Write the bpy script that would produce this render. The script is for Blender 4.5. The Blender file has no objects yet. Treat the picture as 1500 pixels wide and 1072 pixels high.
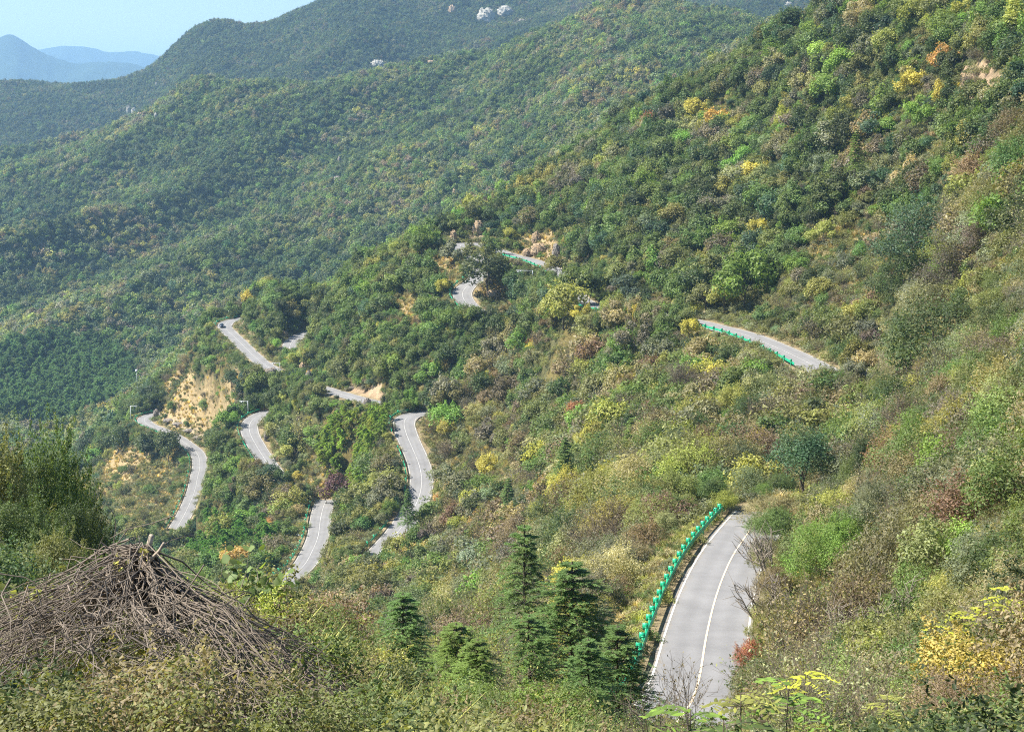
import bpy, math, random, os
import numpy as np
from mathutils import Vector, Matrix
random.seed(7); rng = np.random.default_rng(11)
SC = bpy.context.scene
COL = SC.collection
# ------------------------------------------------------------------ camera, sky, sun, exposure
PW, PH, F, PITCH = 1500.0, 1072.0, 2178.0, math.radians(10.05)
cd = bpy.data.cameras.new("camera"); cam = bpy.data.objects.new("camera", cd); COL.objects.link(cam)
cd.sensor_width = 36.0; cd.lens = 36.0*F/PW; cd.clip_start = 0.1; cd.clip_end = 60000
cam.location = (0, 0, 0); cam.rotation_euler = (math.pi/2-PITCH, 0, 0)
SC.camera = cam
SUN_AZ = math.radians(-92); SUN_EL = math.radians(50)      # azimuth from +Y towards +X
sund = Vector((math.sin(SUN_AZ)*math.cos(SUN_EL), math.cos(SUN_AZ)*math.cos(SUN_EL), math.sin(SUN_EL)))
w = bpy.data.worlds.new("World"); SC.world = w; w.use_nodes = True
nt = w.node_tree; nt.nodes.clear()
sky = nt.nodes.new("ShaderNodeTexSky"); sky.sky_type = 'NISHITA'; sky.sun_disc = False
sky.sun_elevation = SUN_EL; sky.sun_rotation = SUN_AZ; sky.altitude = 900
sky.air_density = 1.0; sky.dust_density = 0.4; sky.ozone_density = 2.0
bg = nt.nodes.new("ShaderNodeBackground"); bg.inputs[1].default_value = 0.072
wo = nt.nodes.new("ShaderNodeOutputWorld")
nt.links.new(sky.outputs[0], bg.inputs[0]); nt.links.new(bg.outputs[0], wo.inputs[0])
sl = bpy.data.lights.new("sun", 'SUN'); sl.energy = 5.0; sl.angle = math.radians(0.5); sl.color = (1, 0.94, 0.84)
so = bpy.data.objects.new("sun", sl); COL.objects.link(so)
so.rotation_euler = sund.to_track_quat('Z', 'Y').to_euler()
SC.view_settings.view_transform = 'Standard'; SC.view_settings.look = 'None'
SC.view_settings.exposure = 1.2; SC.view_settings.gamma = 1.0
SC.render.engine = 'CYCLES'
SC.cycles.max_bounces = 5; SC.cycles.diffuse_bounces = 3; SC.cycles.glossy_bounces = 1
SC.cycles.transmission_bounces = 3; SC.cycles.volume_bounces = 1; SC.cycles.caustics_reflective = False; SC.cycles.caustics_refractive = False
HAZE_DENSITY = 0.0001
SC.cycles.use_denoising = False; SC.cycles.pixel_filter_type = 'BLACKMAN_HARRIS'; SC.cycles.filter_width = 1.1

# ------------------------------------------------------------------ helpers
def pt(u, v, Y):
    """a point of the land: photograph bearing (u, v) and the distance Y straight ahead"""
    x = (u-PW/2)/F; y = -(v-PH/2)/F
    fy = math.cos(PITCH)+y*math.sin(PITCH)
    return np.array([x*Y/fy, Y, (-math.sin(PITCH)+y*math.cos(PITCH))*Y/fy])
def proj(P):
    P = np.asarray(P, float)
    d = P[..., 1]*math.cos(PITCH)-P[..., 2]*math.sin(PITCH)
    yy = P[..., 1]*math.sin(PITCH)+P[..., 2]*math.cos(PITCH)
    return PW/2+F*P[..., 0]/d, PH/2-F*yy/d, d
def mesh_arrays(name, V, Fa, mats=(), mi=None, smooth=False, attrs=None):
    """mesh from arrays; Fa is an (n,k) int array or a list of such arrays"""
    if not isinstance(Fa, list): Fa = [Fa]
    Fa = [np.asarray(f, np.int32) for f in Fa if len(f)]
    V = np.asarray(V, np.float32)
    me = bpy.data.meshes.new(name)
    nl = sum(f.size for f in Fa); nf = sum(len(f) for f in Fa)
    me.vertices.add(len(V)); me.vertices.foreach_set("co", V.ravel())
    me.loops.add(nl); me.loops.foreach_set("vertex_index", np.concatenate([f.ravel() for f in Fa]))
    me.polygons.add(nf)
    tot = np.concatenate([np.full(len(f), f.shape[1], np.int32) for f in Fa])
    st = np.concatenate([[0], np.cumsum(tot)[:-1]]).astype(np.int32)
    me.polygons.foreach_set("loop_start", st)
    try: me.polygons.foreach_set("loop_total", tot)
    except Exception: pass
    for m in mats: me.materials.append(m)
    if mi is not None: me.polygons.foreach_set("material_index", np.asarray(mi, np.int32))
    if smooth: me.polygons.foreach_set("use_smooth", np.ones(nf, bool))
    for k, (dom, typ, arr) in (attrs or {}).items():
        a = me.attributes.new(k, typ, dom)
        a.data.foreach_set({'FLOAT': 'value', 'FLOAT_VECTOR': 'vector', 'INT': 'value', 'FLOAT_COLOR': 'color'}[typ], np.asarray(arr, np.float32 if typ != 'INT' else np.int32).ravel())
    me.update(calc_edges=True); me.validate()
    return me
def put(name, me, parent=None, loc=None, rot=None, scale=None, link=True, **props):
    o = bpy.data.objects.new(name, me)
    if link: COL.objects.link(o)
    if parent is not None: o.parent = parent
    if loc is not None: o.location = loc
    if rot is not None: o.rotation_euler = rot
    if scale is not None: o.scale = (scale,)*3 if np.isscalar(scale) else scale
    for k, v in props.items(): o[k] = v
    return o
# value noise, vectorised
def vnoise(x, y, seed=0):
    xi = np.floor(x).astype(np.int64); yi = np.floor(y).astype(np.int64)
    fx = x-xi; fy = y-yi; fx = fx*fx*fx*(fx*(fx*6-15)+10); fy = fy*fy*fy*(fy*(fy*6-15)+10)
    def h(a, b):
        n = (a*374761393+b*668265263+seed*974634777) & 0x7fffffff
        n = ((n ^ (n >> 13))*1274126177) & 0x7fffffff
        return ((n ^ (n >> 16)) & 0xffff)/65535.0*2-1
    return (h(xi, yi)*(1-fx)+h(xi+1, yi)*fx)*(1-fy)+(h(xi, yi+1)*(1-fx)+h(xi+1, yi+1)*fx)*fy
def fbm(x, y, wl, octs, seed=0, gain=0.5, ridged=False):
    s = 0; a = 1; t = 0
    for k in range(octs):
        n = vnoise(x/wl+17.3*k, y/wl-9.1*k, seed+k)
        if ridged: n = 1-2*np.abs(n)
        s = s+a*n; t += a; a *= gain; wl /= 2.03
    return s/t

# ------------------------------------------------------------------ the land: profiles (distance, row) per bearing column
PROF = {
 -500: [(1,3600),(3,1305),(6,1150),(12,1050),(25,950),(45,900),(80,940),(200,920),(600,780),(900,680),(1200,520),(1500,380),(1800,300),(2100,335),(2700,200),(2900,160),(3400,200),(6000,190),(30000,160)],
 -300: [(1,3600),(3,1305),(6,1150),(12,1080),(25,960),(45,900),(80,960),(200,930),(600,800),(900,690),(1200,500),(1500,370),(1800,285),(2100,330),(2700,190),(2900,145),(3400,190),(6000,190),(30000,160)],
 0:    [(1,3600),(3,1305),(6,1160),(8.5,1000),(14,1080),(25,1010),(40,905),(60,905),(85,1010),(200,980),(400,850),(600,740),(800,680),(900,640),(1000,560),(1200,430),(1500,310),(1800,238),(2000,275),(2600,165),(2850,127),(3300,175),(6000,190),(30000,160)],
 100:  [(1,3600),(3,1305),(6,1130),(8.5,985),(11,1020),(14,1080),(25,1030),(45,930),(60,960),(85,1040),(220,980),(400,890),(520,830),(600,765),(660,690),(700,672),(800,700),(900,640),(1000,560),(1200,430),(1500,300),(1820,205),(2030,245),(2600,160),(2850,126),(3300,175),(6000,190),(30000,160)],
 200:  [(1,3600),(3,1305),(6,1100),(8.5,965),(10,960),(13,1050),(25,1060),(60,1020),(100,1020),(250,970),(400,880),(500,830),(540,775),(600,690),(640,625),(670,600),(700,580),(730,578),(800,620),(950,580),(1000,540),(1200,420),(1500,290),(1790,173),(2000,210),(2600,150),(2830,112),(3300,170),(6000,190),(30000,160)],
 300:  [(1,3600),(3,1305),(6,1130),(8.5,985),(11,985),(15,1010),(30,1040),(60,1040),(150,985),(300,900),(380,850),(420,812),(460,870),(500,862),(530,812),(553,735),(590,668),(610,615),(632,550),(648,505),(665,482),(720,500),(800,545),(950,520),(1200,400),(1500,270),(1720,150),(1950,175),(2400,110),(2780,45),(3200,120),(6000,190),(30000,160)],
 375:  [(1,3600),(3,1305),(6,1160),(11,985),(15,990),(30,1025),(60,1050),(150,990),(300,905),(400,800),(450,712),(480,650),(510,612),(535,580),(562,528),(590,488),(620,455),(655,430),(700,450),(800,500),(950,490),(1200,385),(1450,270),(1710,150),(1950,165),(2400,100),(2800,48),(3200,90),(6000,190),(30000,160)],
 450:  [(1,3600),(3,1305),(6,1180),(11,1010),(15,1000),(20,1005),(30,1035),(60,1060),(150,1010),(290,920),(335,865),(352,838),(380,790),(425,725),(455,680),(480,640),(500,602),(530,548),(560,505),(590,462),(620,432),(680,480),(900,480),(1200,370),(1450,245),(1700,148),(1950,150),(2400,80),(2800,18),(3200,60),(6000,190),(30000,160)],
 525:  [(1,3600),(3,1305),(6,1200),(12,1070),(18,1062),(26,1062),(32,1055),(60,1075),(150,1015),(280,890),(325,838),(360,780),(400,715),(430,650),(450,585),(480,545),(510,490),(545,440),(580,404),(640,450),(900,435),(1200,340),(1460,210),(1700,124),(1950,130),(2400,50),(2900,-30),(3300,20),(6000,190),(30000,160)],
 600:  [(1,3600),(3,1305),(6,1220),(12,1110),(20,1085),(30,1062),(60,1080),(150,1010),(270,890),(330,810),(355,765),(380,700),(405,640),(428,590),(455,525),(480,472),(510,415),(540,370),(620,420),(900,400),(1200,300),(1500,180),(1690,105),(2000,130),(2500,50),(3000,-80),(3400,0),(6000,190),(30000,160)],
 675:  [(1,3600),(3,1305),(6,1230),(12,1122),(20,1090),(30,1062),(60,1080),(150,1000),(260,880),(315,785),(360,700),(400,610),(430,540),(458,478),(480,435),(505,400),(530,362),(552,332),(640,370),(1000,330),(1200,270),(1500,170),(1670,92),(1950,110),(2500,40),(3000,-100),(3400,-20),(6000,190),(30000,160)],
 750:  [(1,3600),(3,1305),(6,1240),(12,1138),(20,1098),(32,1068),(45,1052),(60,1070),(100,1030),(150,960),(200,880),(250,800),(300,722),(350,655),(400,580),(440,510),(465,455),(490,405),(505,374),(520,350),(545,310),(575,290),(660,330),(1000,300),(1300,195),(1620,82),(1900,105),(2500,30),(3000,-100),(3400,-20),(6000,190),(30000,160)],
 825:  [(1,3600),(3,1305),(6,1250),(12,1160),(20,1100),(35,1070),(45,1060),(60,1060),(90,1010),(130,930),(180,840),(240,745),(300,665),(350,575),(400,490),(430,440),(455,398),(480,360),(510,315),(550,275),(585,252),(670,290),(1000,240),(1300,150),(1590,60),(1900,80),(2500,10),(3000,-110),(3400,-20),(6000,190),(30000,160)],
 900:  [(1,3600),(3,1305),(6,1260),(12,1200),(20,1140),(40,1095),(60,1070),(80,1045),(100,975),(120,925),(150,850),(200,750),(260,655),(320,545),(358,462),(385,420),(430,345),(500,270),(560,218),(600,196),(680,240),(1000,200),(1300,110),(1560,32),(1900,60),(2500,0),(3000,-120),(3400,-20),(6000,190),(30000,160)],
 975:  [(1,3600),(3,1305),(6,1270),(12,1240),(20,1200),(50,1130),(75,1070),(88,1010),(104,945),(120,880),(140,830),(170,770),(220,680),(280,590),(320,510),(340,463),(370,420),(420,330),(490,230),(550,165),(580,155),(660,195),(1000,160),(1300,90),(1540,30),(1900,60),(2500,-10),(3000,-120),(3400,-20),(6000,190),(30000,160)],
 1050: [(1,3600),(3,1305),(6,1280),(12,1240),(25,1200),(60,1120),(78,1050),(90,1000),(104,935),(118,868),(130,820),(150,790),(180,735),(230,640),(290,545),(312,484),(335,450),(380,370),(440,270),(500,180),(550,118),(640,160),(1000,130),(1400,50),(1500,42),(1800,70),(2500,-15),(3000,-120),(3400,-20),(6000,190),(30000,160)],
 1125: [(1,3600),(3,1305),(6,1270),(12,1200),(20,1160),(40,1090),(60,1040),(80,985),(104,915),(120,860),(140,800),(162,748),(190,700),(240,600),(284,508),(310,460),(350,390),(400,280),(460,170),(510,75),(600,110),(1000,100),(1400,60),(1550,68),(1900,80),(2500,-20),(3000,-120),(3400,-20),(6000,190),(30000,160)],
 1200: [(1,3600),(3,1305),(6,1260),(12,1180),(20,1130),(40,1040),(60,975),(80,915),(104,850),(125,800),(150,748),(185,705),(220,640),(250,546),(270,500),(300,435),(350,310),(400,180),(440,80),(470,25),(560,60),(1000,80),(1500,55),(1800,90),(2500,-20),(3000,-120),(3400,-20),(6000,190),(30000,160)],
 1275: [(1,3600),(3,1305),(6,1240),(12,1160),(20,1110),(40,1020),(60,940),(80,860),(100,800),(130,730),(160,690),(200,648),(230,585),(260,490),(300,390),(340,280),(380,160),(420,50),(450,-20),(550,20),(1000,60),(1800,60),(3000,-80),(6000,190),(30000,160)],
 1350: [(1,3600),(3,1305),(6,1230),(12,1150),(20,1090),(40,980),(60,890),(90,780),(120,690),(150,630),(190,560),(220,475),(260,365),(300,250),(350,120),(390,20),(420,-50),(550,0),(1000,40),(3000,-80),(6000,190),(30000,160)],
 1500: [(1,3600),(3,1305),(6,1200),(12,1110),(20,1040),(40,900),(60,790),(90,665),(120,560),(160,430),(200,300),(250,150),(300,20),(350,-80),(400,-120),(600,-50),(1000,30),(3000,-80),(6000,190),(30000,160)],
 1800: [(1,3600),(3,1305),(6,1130),(12,1000),(25,850),(40,740),(60,640),(120,400),(200,150),(300,-60),(400,-180),(700,-100),(3000,-80),(6000,190),(30000,160)],
 2100: [(1,3600),(3,1305),(6,1050),(12,900),(25,760),(60,540),(120,300),(200,60),(300,-150),(400,-260),(700,-150),(3000,-80),(6000,190),(30000,160)],
}
def pchip(x, y, xq):
    x = np.asarray(x, float); y = np.asarray(y, float)
    h = np.diff(x); d = np.diff(y)/h; m = np.zeros(len(x))
    for i in range(1, len(x)-1):
        if d[i-1]*d[i] > 0:
            w1 = 2*h[i]+h[i-1]; w2 = h[i]+2*h[i-1]; m[i] = (w1+w2)/(w1/d[i-1]+w2/d[i])
    m[0] = d[0]; m[-1] = d[-1]
    k = np.clip(np.searchsorted(x, xq, side='right')-1, 0, len(x)-2)
    t = (xq-x[k])/h[k]; t = np.clip(t, 0, 1)
    return (2*t**3-3*t**2+1)*y[k]+(t**3-2*t**2+t)*h[k]*m[k]+(-2*t**3+3*t**2)*y[k+1]+(t**3-t**2)*h[k]*m[k+1]
LQ = np.linspace(0, math.log(30000), 1600)
cols = sorted(PROF)
T = []                                           # elevation tangent z/Y for each column over LQ
for c in cols:
    p = PROF[c]
    Ts = []
    for Y, v in p:
        q = pt(c, v, Y); Ts.append(q[2]/Y)
    T.append(pchip([math.log(a) for a, _ in p], Ts, LQ))
T = np.array(T)
AQ = np.array([(c-PW/2)/F/math.cos(PITCH) for c in cols])
def base_h(X, Y):
    shp = X.shape; X = X.ravel(); Y = np.maximum(Y.ravel(), 1.0)
    z0 = -0.15*Y                                  # bearing column: small correction for the tilt of the view
    a = X/Y
    tt = np.zeros_like(a)
    l = np.log(Y); f = np.clip(l/LQ[-1]*(len(LQ)-1), 0, len(LQ)-1.001); k = f.astype(int); f = f-k
    TT = T[:, k]*(1-f)+T[:, k+1]*f                # (ncol, n)
    # true column of photo for this direction: u = W/2 + F*X/d, d = Y cosP - z sinP
    t = np.zeros_like(a)-0.2
    for it in range(3):
        u = PW/2+F*a/(math.cos(PITCH)-t*math.sin(PITCH))
        u = np.clip(u, cols[0], cols[-1]-0.01)
        ca = np.array(cols, float)
        j = np.searchsorted(ca, u, side='right')-1; j = np.clip(j, 0, len(cols)-2)
        h = ca[j+1]-ca[j]; s = (u-ca[j])/h
        i = np.arange(len(a))
        y0 = TT[j, i]; y1 = TT[j+1, i]
        jm = np.maximum(j-1, 0); jp = np.minimum(j+2, len(cols)-1)
        m0 = (y1-TT[jm, i])/(ca[j+1]-ca[jm])*h; m1 = (TT[jp, i]-y0)/(ca[jp]-ca[j])*h
        t = (2*s**3-3*s**2+1)*y0+(s**3-2*s**2+s)*m0+(-2*s**3+3*s**2)*y1+(s**3-s**2)*m1
    return (t*Y).reshape(shp)
def detail_h(X, Y):
    R = np.hypot(X, Y)
    far = np.clip((R-640)/350, 0, 1); mid = np.clip((R-60)/250, 0, 1)
    # spurs and gullies of the far mountains run down from right to left
    xr = X*0.8-Y*0.6; yr = X*0.6+Y*0.8
    g = fbm(xr, yr*0.34, 250, 4, 5, 0.48, True)
    big = fbm(X, Y, 420, 2, 31)
    out = far*((g-0.34)*46+big*12)*(1-0.55*np.clip((R-2150)/300, 0, 1))+mid*(1-far)*(fbm(X, Y, 46, 3, 8)*2.2)
    out = out+far*fbm(X, Y, 45, 2, 3)*4
    out = out+(1-mid)*fbm(X, Y, 7, 3, 9)*0.22*np.clip(R/12, 0.2, 1)
    return out

# ------------------------------------------------------------------ roads: centre lines (bearing column, row, distance)
ROADS = {
 'foreground': dict(w=6.5, pts=[(820,1135,70),(905,1112,71),(965,1080,74),(1005,1040,80),(1023,1000,88),(1035,930,102),(1050,870,116),(1070,820,129),(1092,785,140),(1116,754,154),(1124,748,157)]),
 'straight': dict(w=6.5, pts=[(1214,548,249),(1207,544,252),(1168,523,268),(1130,506,284),(1092,491,300),(1052,480,314),(1000,468,335),(940,460,352),(890,455,364),(850,440,395),(828,412,440),(812,396,470),(785,384,492),(745,373,508),(718,364,524),(690,356,536),(676,357,534),(676,364,525),(690,374,514),(704,386,503),(706,398,496),(697,410,489),(683,420,482),(677,431,474),(683,444,466),(698,456,459),(716,466,452)]),
 'upper bend': dict(w=6.2, pts=[(474,480,606),(455,486,602),(440,491,594),(430,498,584),(425,505,576),(424,511,570)]),
 'hilltop': dict(w=6.4, pts=[(372,462,668),(352,468,662),(336,470,655),(329,477,645),(334,485,634),(347,497,616),(361,511,594),(376,525,573),(392,537,553),(415,548,530),(445,560,505),(480,571,480),(510,580,462),(540,588,448),(575,592,440),(612,592,434),(636,597,428),(640,604,422),(622,606,418),(603,606,414),(592,614,409),(594,632,401),(604,656,391),(614,680,382),(618,704,374),(614,728,366),(602,752,357),(588,772,348),(572,792,340),(553,812,331),(540,822,326)]),
 'signboard': dict(w=6.2, pts=[(402,886,314),(406,874,319),(411,860,328),(425,846,341),(445,828,354),(457,808,370),(466,785,384),(469,763,401),(473,744,413),(478,731,424)]),
 'middle bend': dict(w=6.2, pts=[(410,700,445),(396,684,458),(385,668,470),(374,650,482),(366,634,493),(366,620,503),(376,610,511),(392,603,517),(412,600,522)]),
 'lower': dict(w=6.2, pts=[(262,606,660),(240,604,657),(222,607,652),(211,613,645),(215,621,636),(229,627,627),(251,636,614),(273,650,599),(289,664,587),(293,682,575),(289,700,563),(286,716,553),(278,737,541),(268,757,530),(256,778,520)]),
}
def catmull(P, step=1.5):
    P = np.asarray(P, float); out = []
    for i in range(len(P)-1):
        a = P[max(i-1, 0)]; b = P[i]; c = P[i+1]; d = P[min(i+2, len(P)-1)]
        n = max(2, int(np.linalg.norm(c-b)/step))
        for k in range(n):
            t = k/n
            out.append(0.5*((2*b)+(-a+c)*t+(2*a-5*b+4*c-d)*t*t+(-a+3*b-3*c+d)*t**3))
    out.append(P[-1]); return np.array(out)
for r in ROADS.values():
    C = catmull([pt(*p) for p in r['pts']])
    for _ in range(14):                            # ease the grade and the kinks of the bends
        C[1:-1, 2] = (C[:-2, 2]+2*C[1:-1, 2]+C[2:, 2])/4
    for _ in range(3): C[1:-1, :2] = (C[:-2, :2]+2*C[1:-1, :2]+C[2:, :2])/4
    d = np.concatenate([[0], np.cumsum(np.linalg.norm(np.diff(C, axis=0), axis=1))])
    s = np.arange(0, d[-1], 1.5)
    C = np.stack([np.interp(s, d, C[:, k]) for k in range(3)], 1)
    tg = np.gradient(C, axis=0); tg[:, 2] = 0; tg /= np.linalg.norm(tg, axis=1)[:, None]
    r['C'] = C; r['T'] = tg; r['N'] = np.stack([-tg[:, 1], tg[:, 0], 0*tg[:, 0]], 1)
ALLC = np.concatenate([r['C'] for r in ROADS.values()]); ALLW = np.concatenate([np.full(len(r['C']), r['w']/2) for r in ROADS.values()])
def road_near(X, Y, reach):
    """signed info of the closest road sample: distance beyond the half width, and its height"""
    x = X.ravel(); y = Y.ravel(); D = np.full(x.shape, 1e9); H = np.zeros(x.shape)
    lo = ALLC.min(0)-reach; hi = ALLC.max(0)+reach
    idx = np.nonzero((x > lo[0]) & (x < hi[0]) & (y > lo[1]) & (y < hi[1]))[0]
    for s in range(0, len(idx), 20000):
        k = idx[s:s+20000]
        d = np.hypot(x[k][:, None]-ALLC[None, :, 0], y[k][:, None]-ALLC[None, :, 1])-ALLW[None]
        m = d.argmin(1); dm = d[np.arange(len(k)), m]
        wgt = np.exp(-np.clip((d-dm[:, None]), 0, 60)/1.2)
        D[k] = dm; H[k] = (wgt*ALLC[None, :, 2]).sum(1)/wgt.sum(1)
    return D.reshape(X.shape), H.reshape(X.shape)
HC = base_h(ALLC[:, 0], ALLC[:, 1])+detail_h(ALLC[:, 0], ALLC[:, 1])
def land_h(X, Y):
    z = base_h(X, Y)+detail_h(X, Y)
    D, H = road_near(X, Y, 34)
    bench = np.clip((D-1.3)/ (16-1.3), 0, 1)      # flat bench, then cut or fill easing into the slope
    wt = (1-bench)**2.2*(D < 16)
    wt = np.where(D < 1.3, 1.0, wt)
    cut = np.clip((D-1.3)*1.15, 0, None)          # banks never steeper than this
    zt = np.clip(z, H-0.12-cut*1.6, H-0.12+cut*1.5)
    zz = np.where(D < 16, zt*(1-wt)+(H-0.12)*wt, z)
    return np.where(D < 1.3, H-0.12, zz)
# ------------------------------------------------------------------ materials
def nodes(name):
    m = bpy.data.materials.new(name); m.use_nodes = True; t = m.node_tree; t.nodes.clear()
    out = t.nodes.new("ShaderNodeOutputMaterial"); return m, t, out
def N(t, typ, **kw):
    n = t.nodes.new(typ)
    for k, v in kw.items(): setattr(n, k, v)
    return n
def noise(t, scale, detail=4, rough=0.6, vec=None):
    n = N(t, "ShaderNodeTexNoise"); n.inputs['Scale'].default_value = scale; n.inputs['Detail'].default_value = detail; n.inputs['Roughness'].default_value = rough
    if vec is not None: t.links.new(vec, n.inputs['Vector'])
    return n
def ramp(t, src, a, b, lo, hi):
    r = N(t, "ShaderNodeMapRange"); r.inputs[1].default_value = a; r.inputs[2].default_value = b; r.inputs[3].default_value = lo; r.inputs[4].default_value = hi
    t.links.new(src, r.inputs[0]); return r.outputs[0]
def vmath(t, op, a, b):
    n = N(t, "ShaderNodeVectorMath", operation=op)
    for i, x in enumerate((a, b)):
        if x is None: continue
        if isinstance(x, (tuple, list)): n.inputs[i].default_value = x
        else: t.links.new(x, n.inputs[3] if (op == 'SCALE' and i == 1) else n.inputs[i])
    return n.outputs[0]
def simple(name, col, rough=0.6, metal=0.0, vary=0.12, scale=3.0, bump=0.0):
    m, t, out = nodes(name)
    b = N(t, "ShaderNodeBsdfPrincipled"); b.inputs['Roughness'].default_value = rough; b.inputs['Metallic'].default_value = metal
    tc = N(t, "ShaderNodeTexCoord"); n = noise(t, scale, 5, 0.65, tc.outputs['Object'])
    f = ramp(t, n.outputs[0], 0.3, 0.7, 1-vary, 1+vary)
    t.links.new(vmath(t, 'SCALE', tuple(col), f), b.inputs['Base Color'])
    if bump:
        bp = N(t, "ShaderNodeBump"); bp.inputs['Strength'].default_value = bump; t.links.new(n.outputs[0], bp.inputs['Height']); t.links.new(bp.outputs[0], b.inputs['Normal'])
    t.links.new(b.outputs[0], out.inputs[0]); return m
def leaf_material(name, transl=0.34, rough=0.55, spec=0.3):
    m, t, out = nodes(name)
    at = N(t, "ShaderNodeAttribute", attribute_type='INSTANCER', attribute_name='tint')
    v = N(t, "ShaderNodeAttribute", attribute_type='GEOMETRY', attribute_name='v')
    f = ramp(t, v.outputs['Fac'], 0, 1, 0.75, 1.95)
    geo = N(t, "ShaderNodeNewGeometry"); n1 = noise(t, 0.42, 5, 0.7, geo.outputs['Position'])      # ages and species mix within and across crowns
    m1 = N(t, "ShaderNodeMix", data_type='RGBA'); t.links.new(ramp(t, n1.outputs[0], 0.50, 0.70, 0.0, 0.5), m1.inputs[0]); t.links.new(at.outputs['Vector'], m1.inputs[6]); m1.inputs[7].default_value = (0.165, 0.160, 0.065, 1)
    n3 = noise(t, 0.9, 4, 0.7, geo.outputs['Position']); c = vmath(t, 'SCALE', vmath(t, 'SCALE', m1.outputs[2], ramp(t, n3.outputs[0], 0.3, 0.7, 0.75, 1.3)), f)
    warm = ramp(t, v.outputs['Fac'], 0.8, 1.0, 0.0, 0.55)      # the youngest and the turning leaves are yellower
    mx = N(t, "ShaderNodeMix", data_type='RGBA', blend_type='MIX'); t.links.new(warm, mx.inputs[0]); t.links.new(c, mx.inputs[6])
    t.links.new(vmath(t, 'MULTIPLY', c, (1.3, 1.25, 0.85)), mx.inputs[7])
    b = N(t, "ShaderNodeBsdfPrincipled"); b.inputs['Roughness'].default_value = rough; b.inputs['Specular IOR Level'].default_value = spec
    t.links.new(mx.outputs[2], b.inputs['Base Color'])
    tr = N(t, "ShaderNodeBsdfTranslucent"); t.links.new(vmath(t, 'MULTIPLY', mx.outputs[2], (1.5, 1.5, 0.7)), tr.inputs[0])
    ms = N(t, "ShaderNodeMixShader"); ms.inputs[0].default_value = transl
    t.links.new(b.outputs[0], ms.inputs[1]); t.links.new(tr.outputs[0], ms.inputs[2]); t.links.new(ms.outputs[0], out.inputs[0])
    return m
M_LEAF = leaf_material("leaf")
M_BARK = simple("bark", (0.12, 0.095, 0.07), 0.9, vary=0.35, scale=6)
M_TWIG = simple("dry_twig", (0.20, 0.165, 0.125), 0.85, vary=0.4, scale=4)
M_GREEN = simple("green_paint", (0.015, 0.42, 0.22), 0.4, vary=0.12, scale=0.7)
M_POLE = simple("pale_paint", (0.72, 0.74, 0.74), 0.4, vary=0.05)
M_DARK = simple("dark_plastic", (0.02, 0.02, 0.022), 0.4, vary=0.05)
M_LINE = simple("white_line", (0.72, 0.71, 0.66), 0.7, vary=0.18, scale=1.2)
M_LINEF = simple("worn_line", (0.46, 0.455, 0.44), 0.8, vary=0.3, scale=0.6)
M_LINEY = simple("centre_line", (0.70, 0.58, 0.42), 0.7, vary=0.2, scale=1.2)

def ground_material():
    m, t, out = nodes("hillside_ground")
    b = N(t, "ShaderNodeBsdfPrincipled"); b.inputs['Roughness'].default_value = 0.95; b.inputs['Specular IOR Level'].default_value = 0.1
    a = N(t, "ShaderNodeAttribute", attribute_name='ground'); tc = N(t, "ShaderNodeTexCoord")
    n1 = noise(t, 0.35, 8, 0.7, tc.outputs['Object']); n2 = noise(t, 2.2, 6, 0.7, tc.outputs['Object'])
    f1 = ramp(t, n1.outputs[0], 0.3, 0.7, 0.6, 1.4); f2 = ramp(t, n2.outputs[0], 0.3, 0.7, 0.65, 1.35)
    mm = N(t, "ShaderNodeMath", operation='MULTIPLY'); t.links.new(f1, mm.inputs[0]); t.links.new(f2, mm.inputs[1])
    t.links.new(vmath(t, 'SCALE', a.outputs['Color'], mm.outputs[0]), b.inputs['Base Color'])
    bp = N(t, "ShaderNodeBump"); bp.inputs['Strength'].default_value = 0.8; bp.inputs['Distance'].default_value = 0.5
    t.links.new(n2.outputs[0], bp.inputs['Height']); t.links.new(bp.outputs[0], b.inputs['Normal'])
    t.links.new(b.outputs[0], out.inputs[0]); return m
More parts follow.
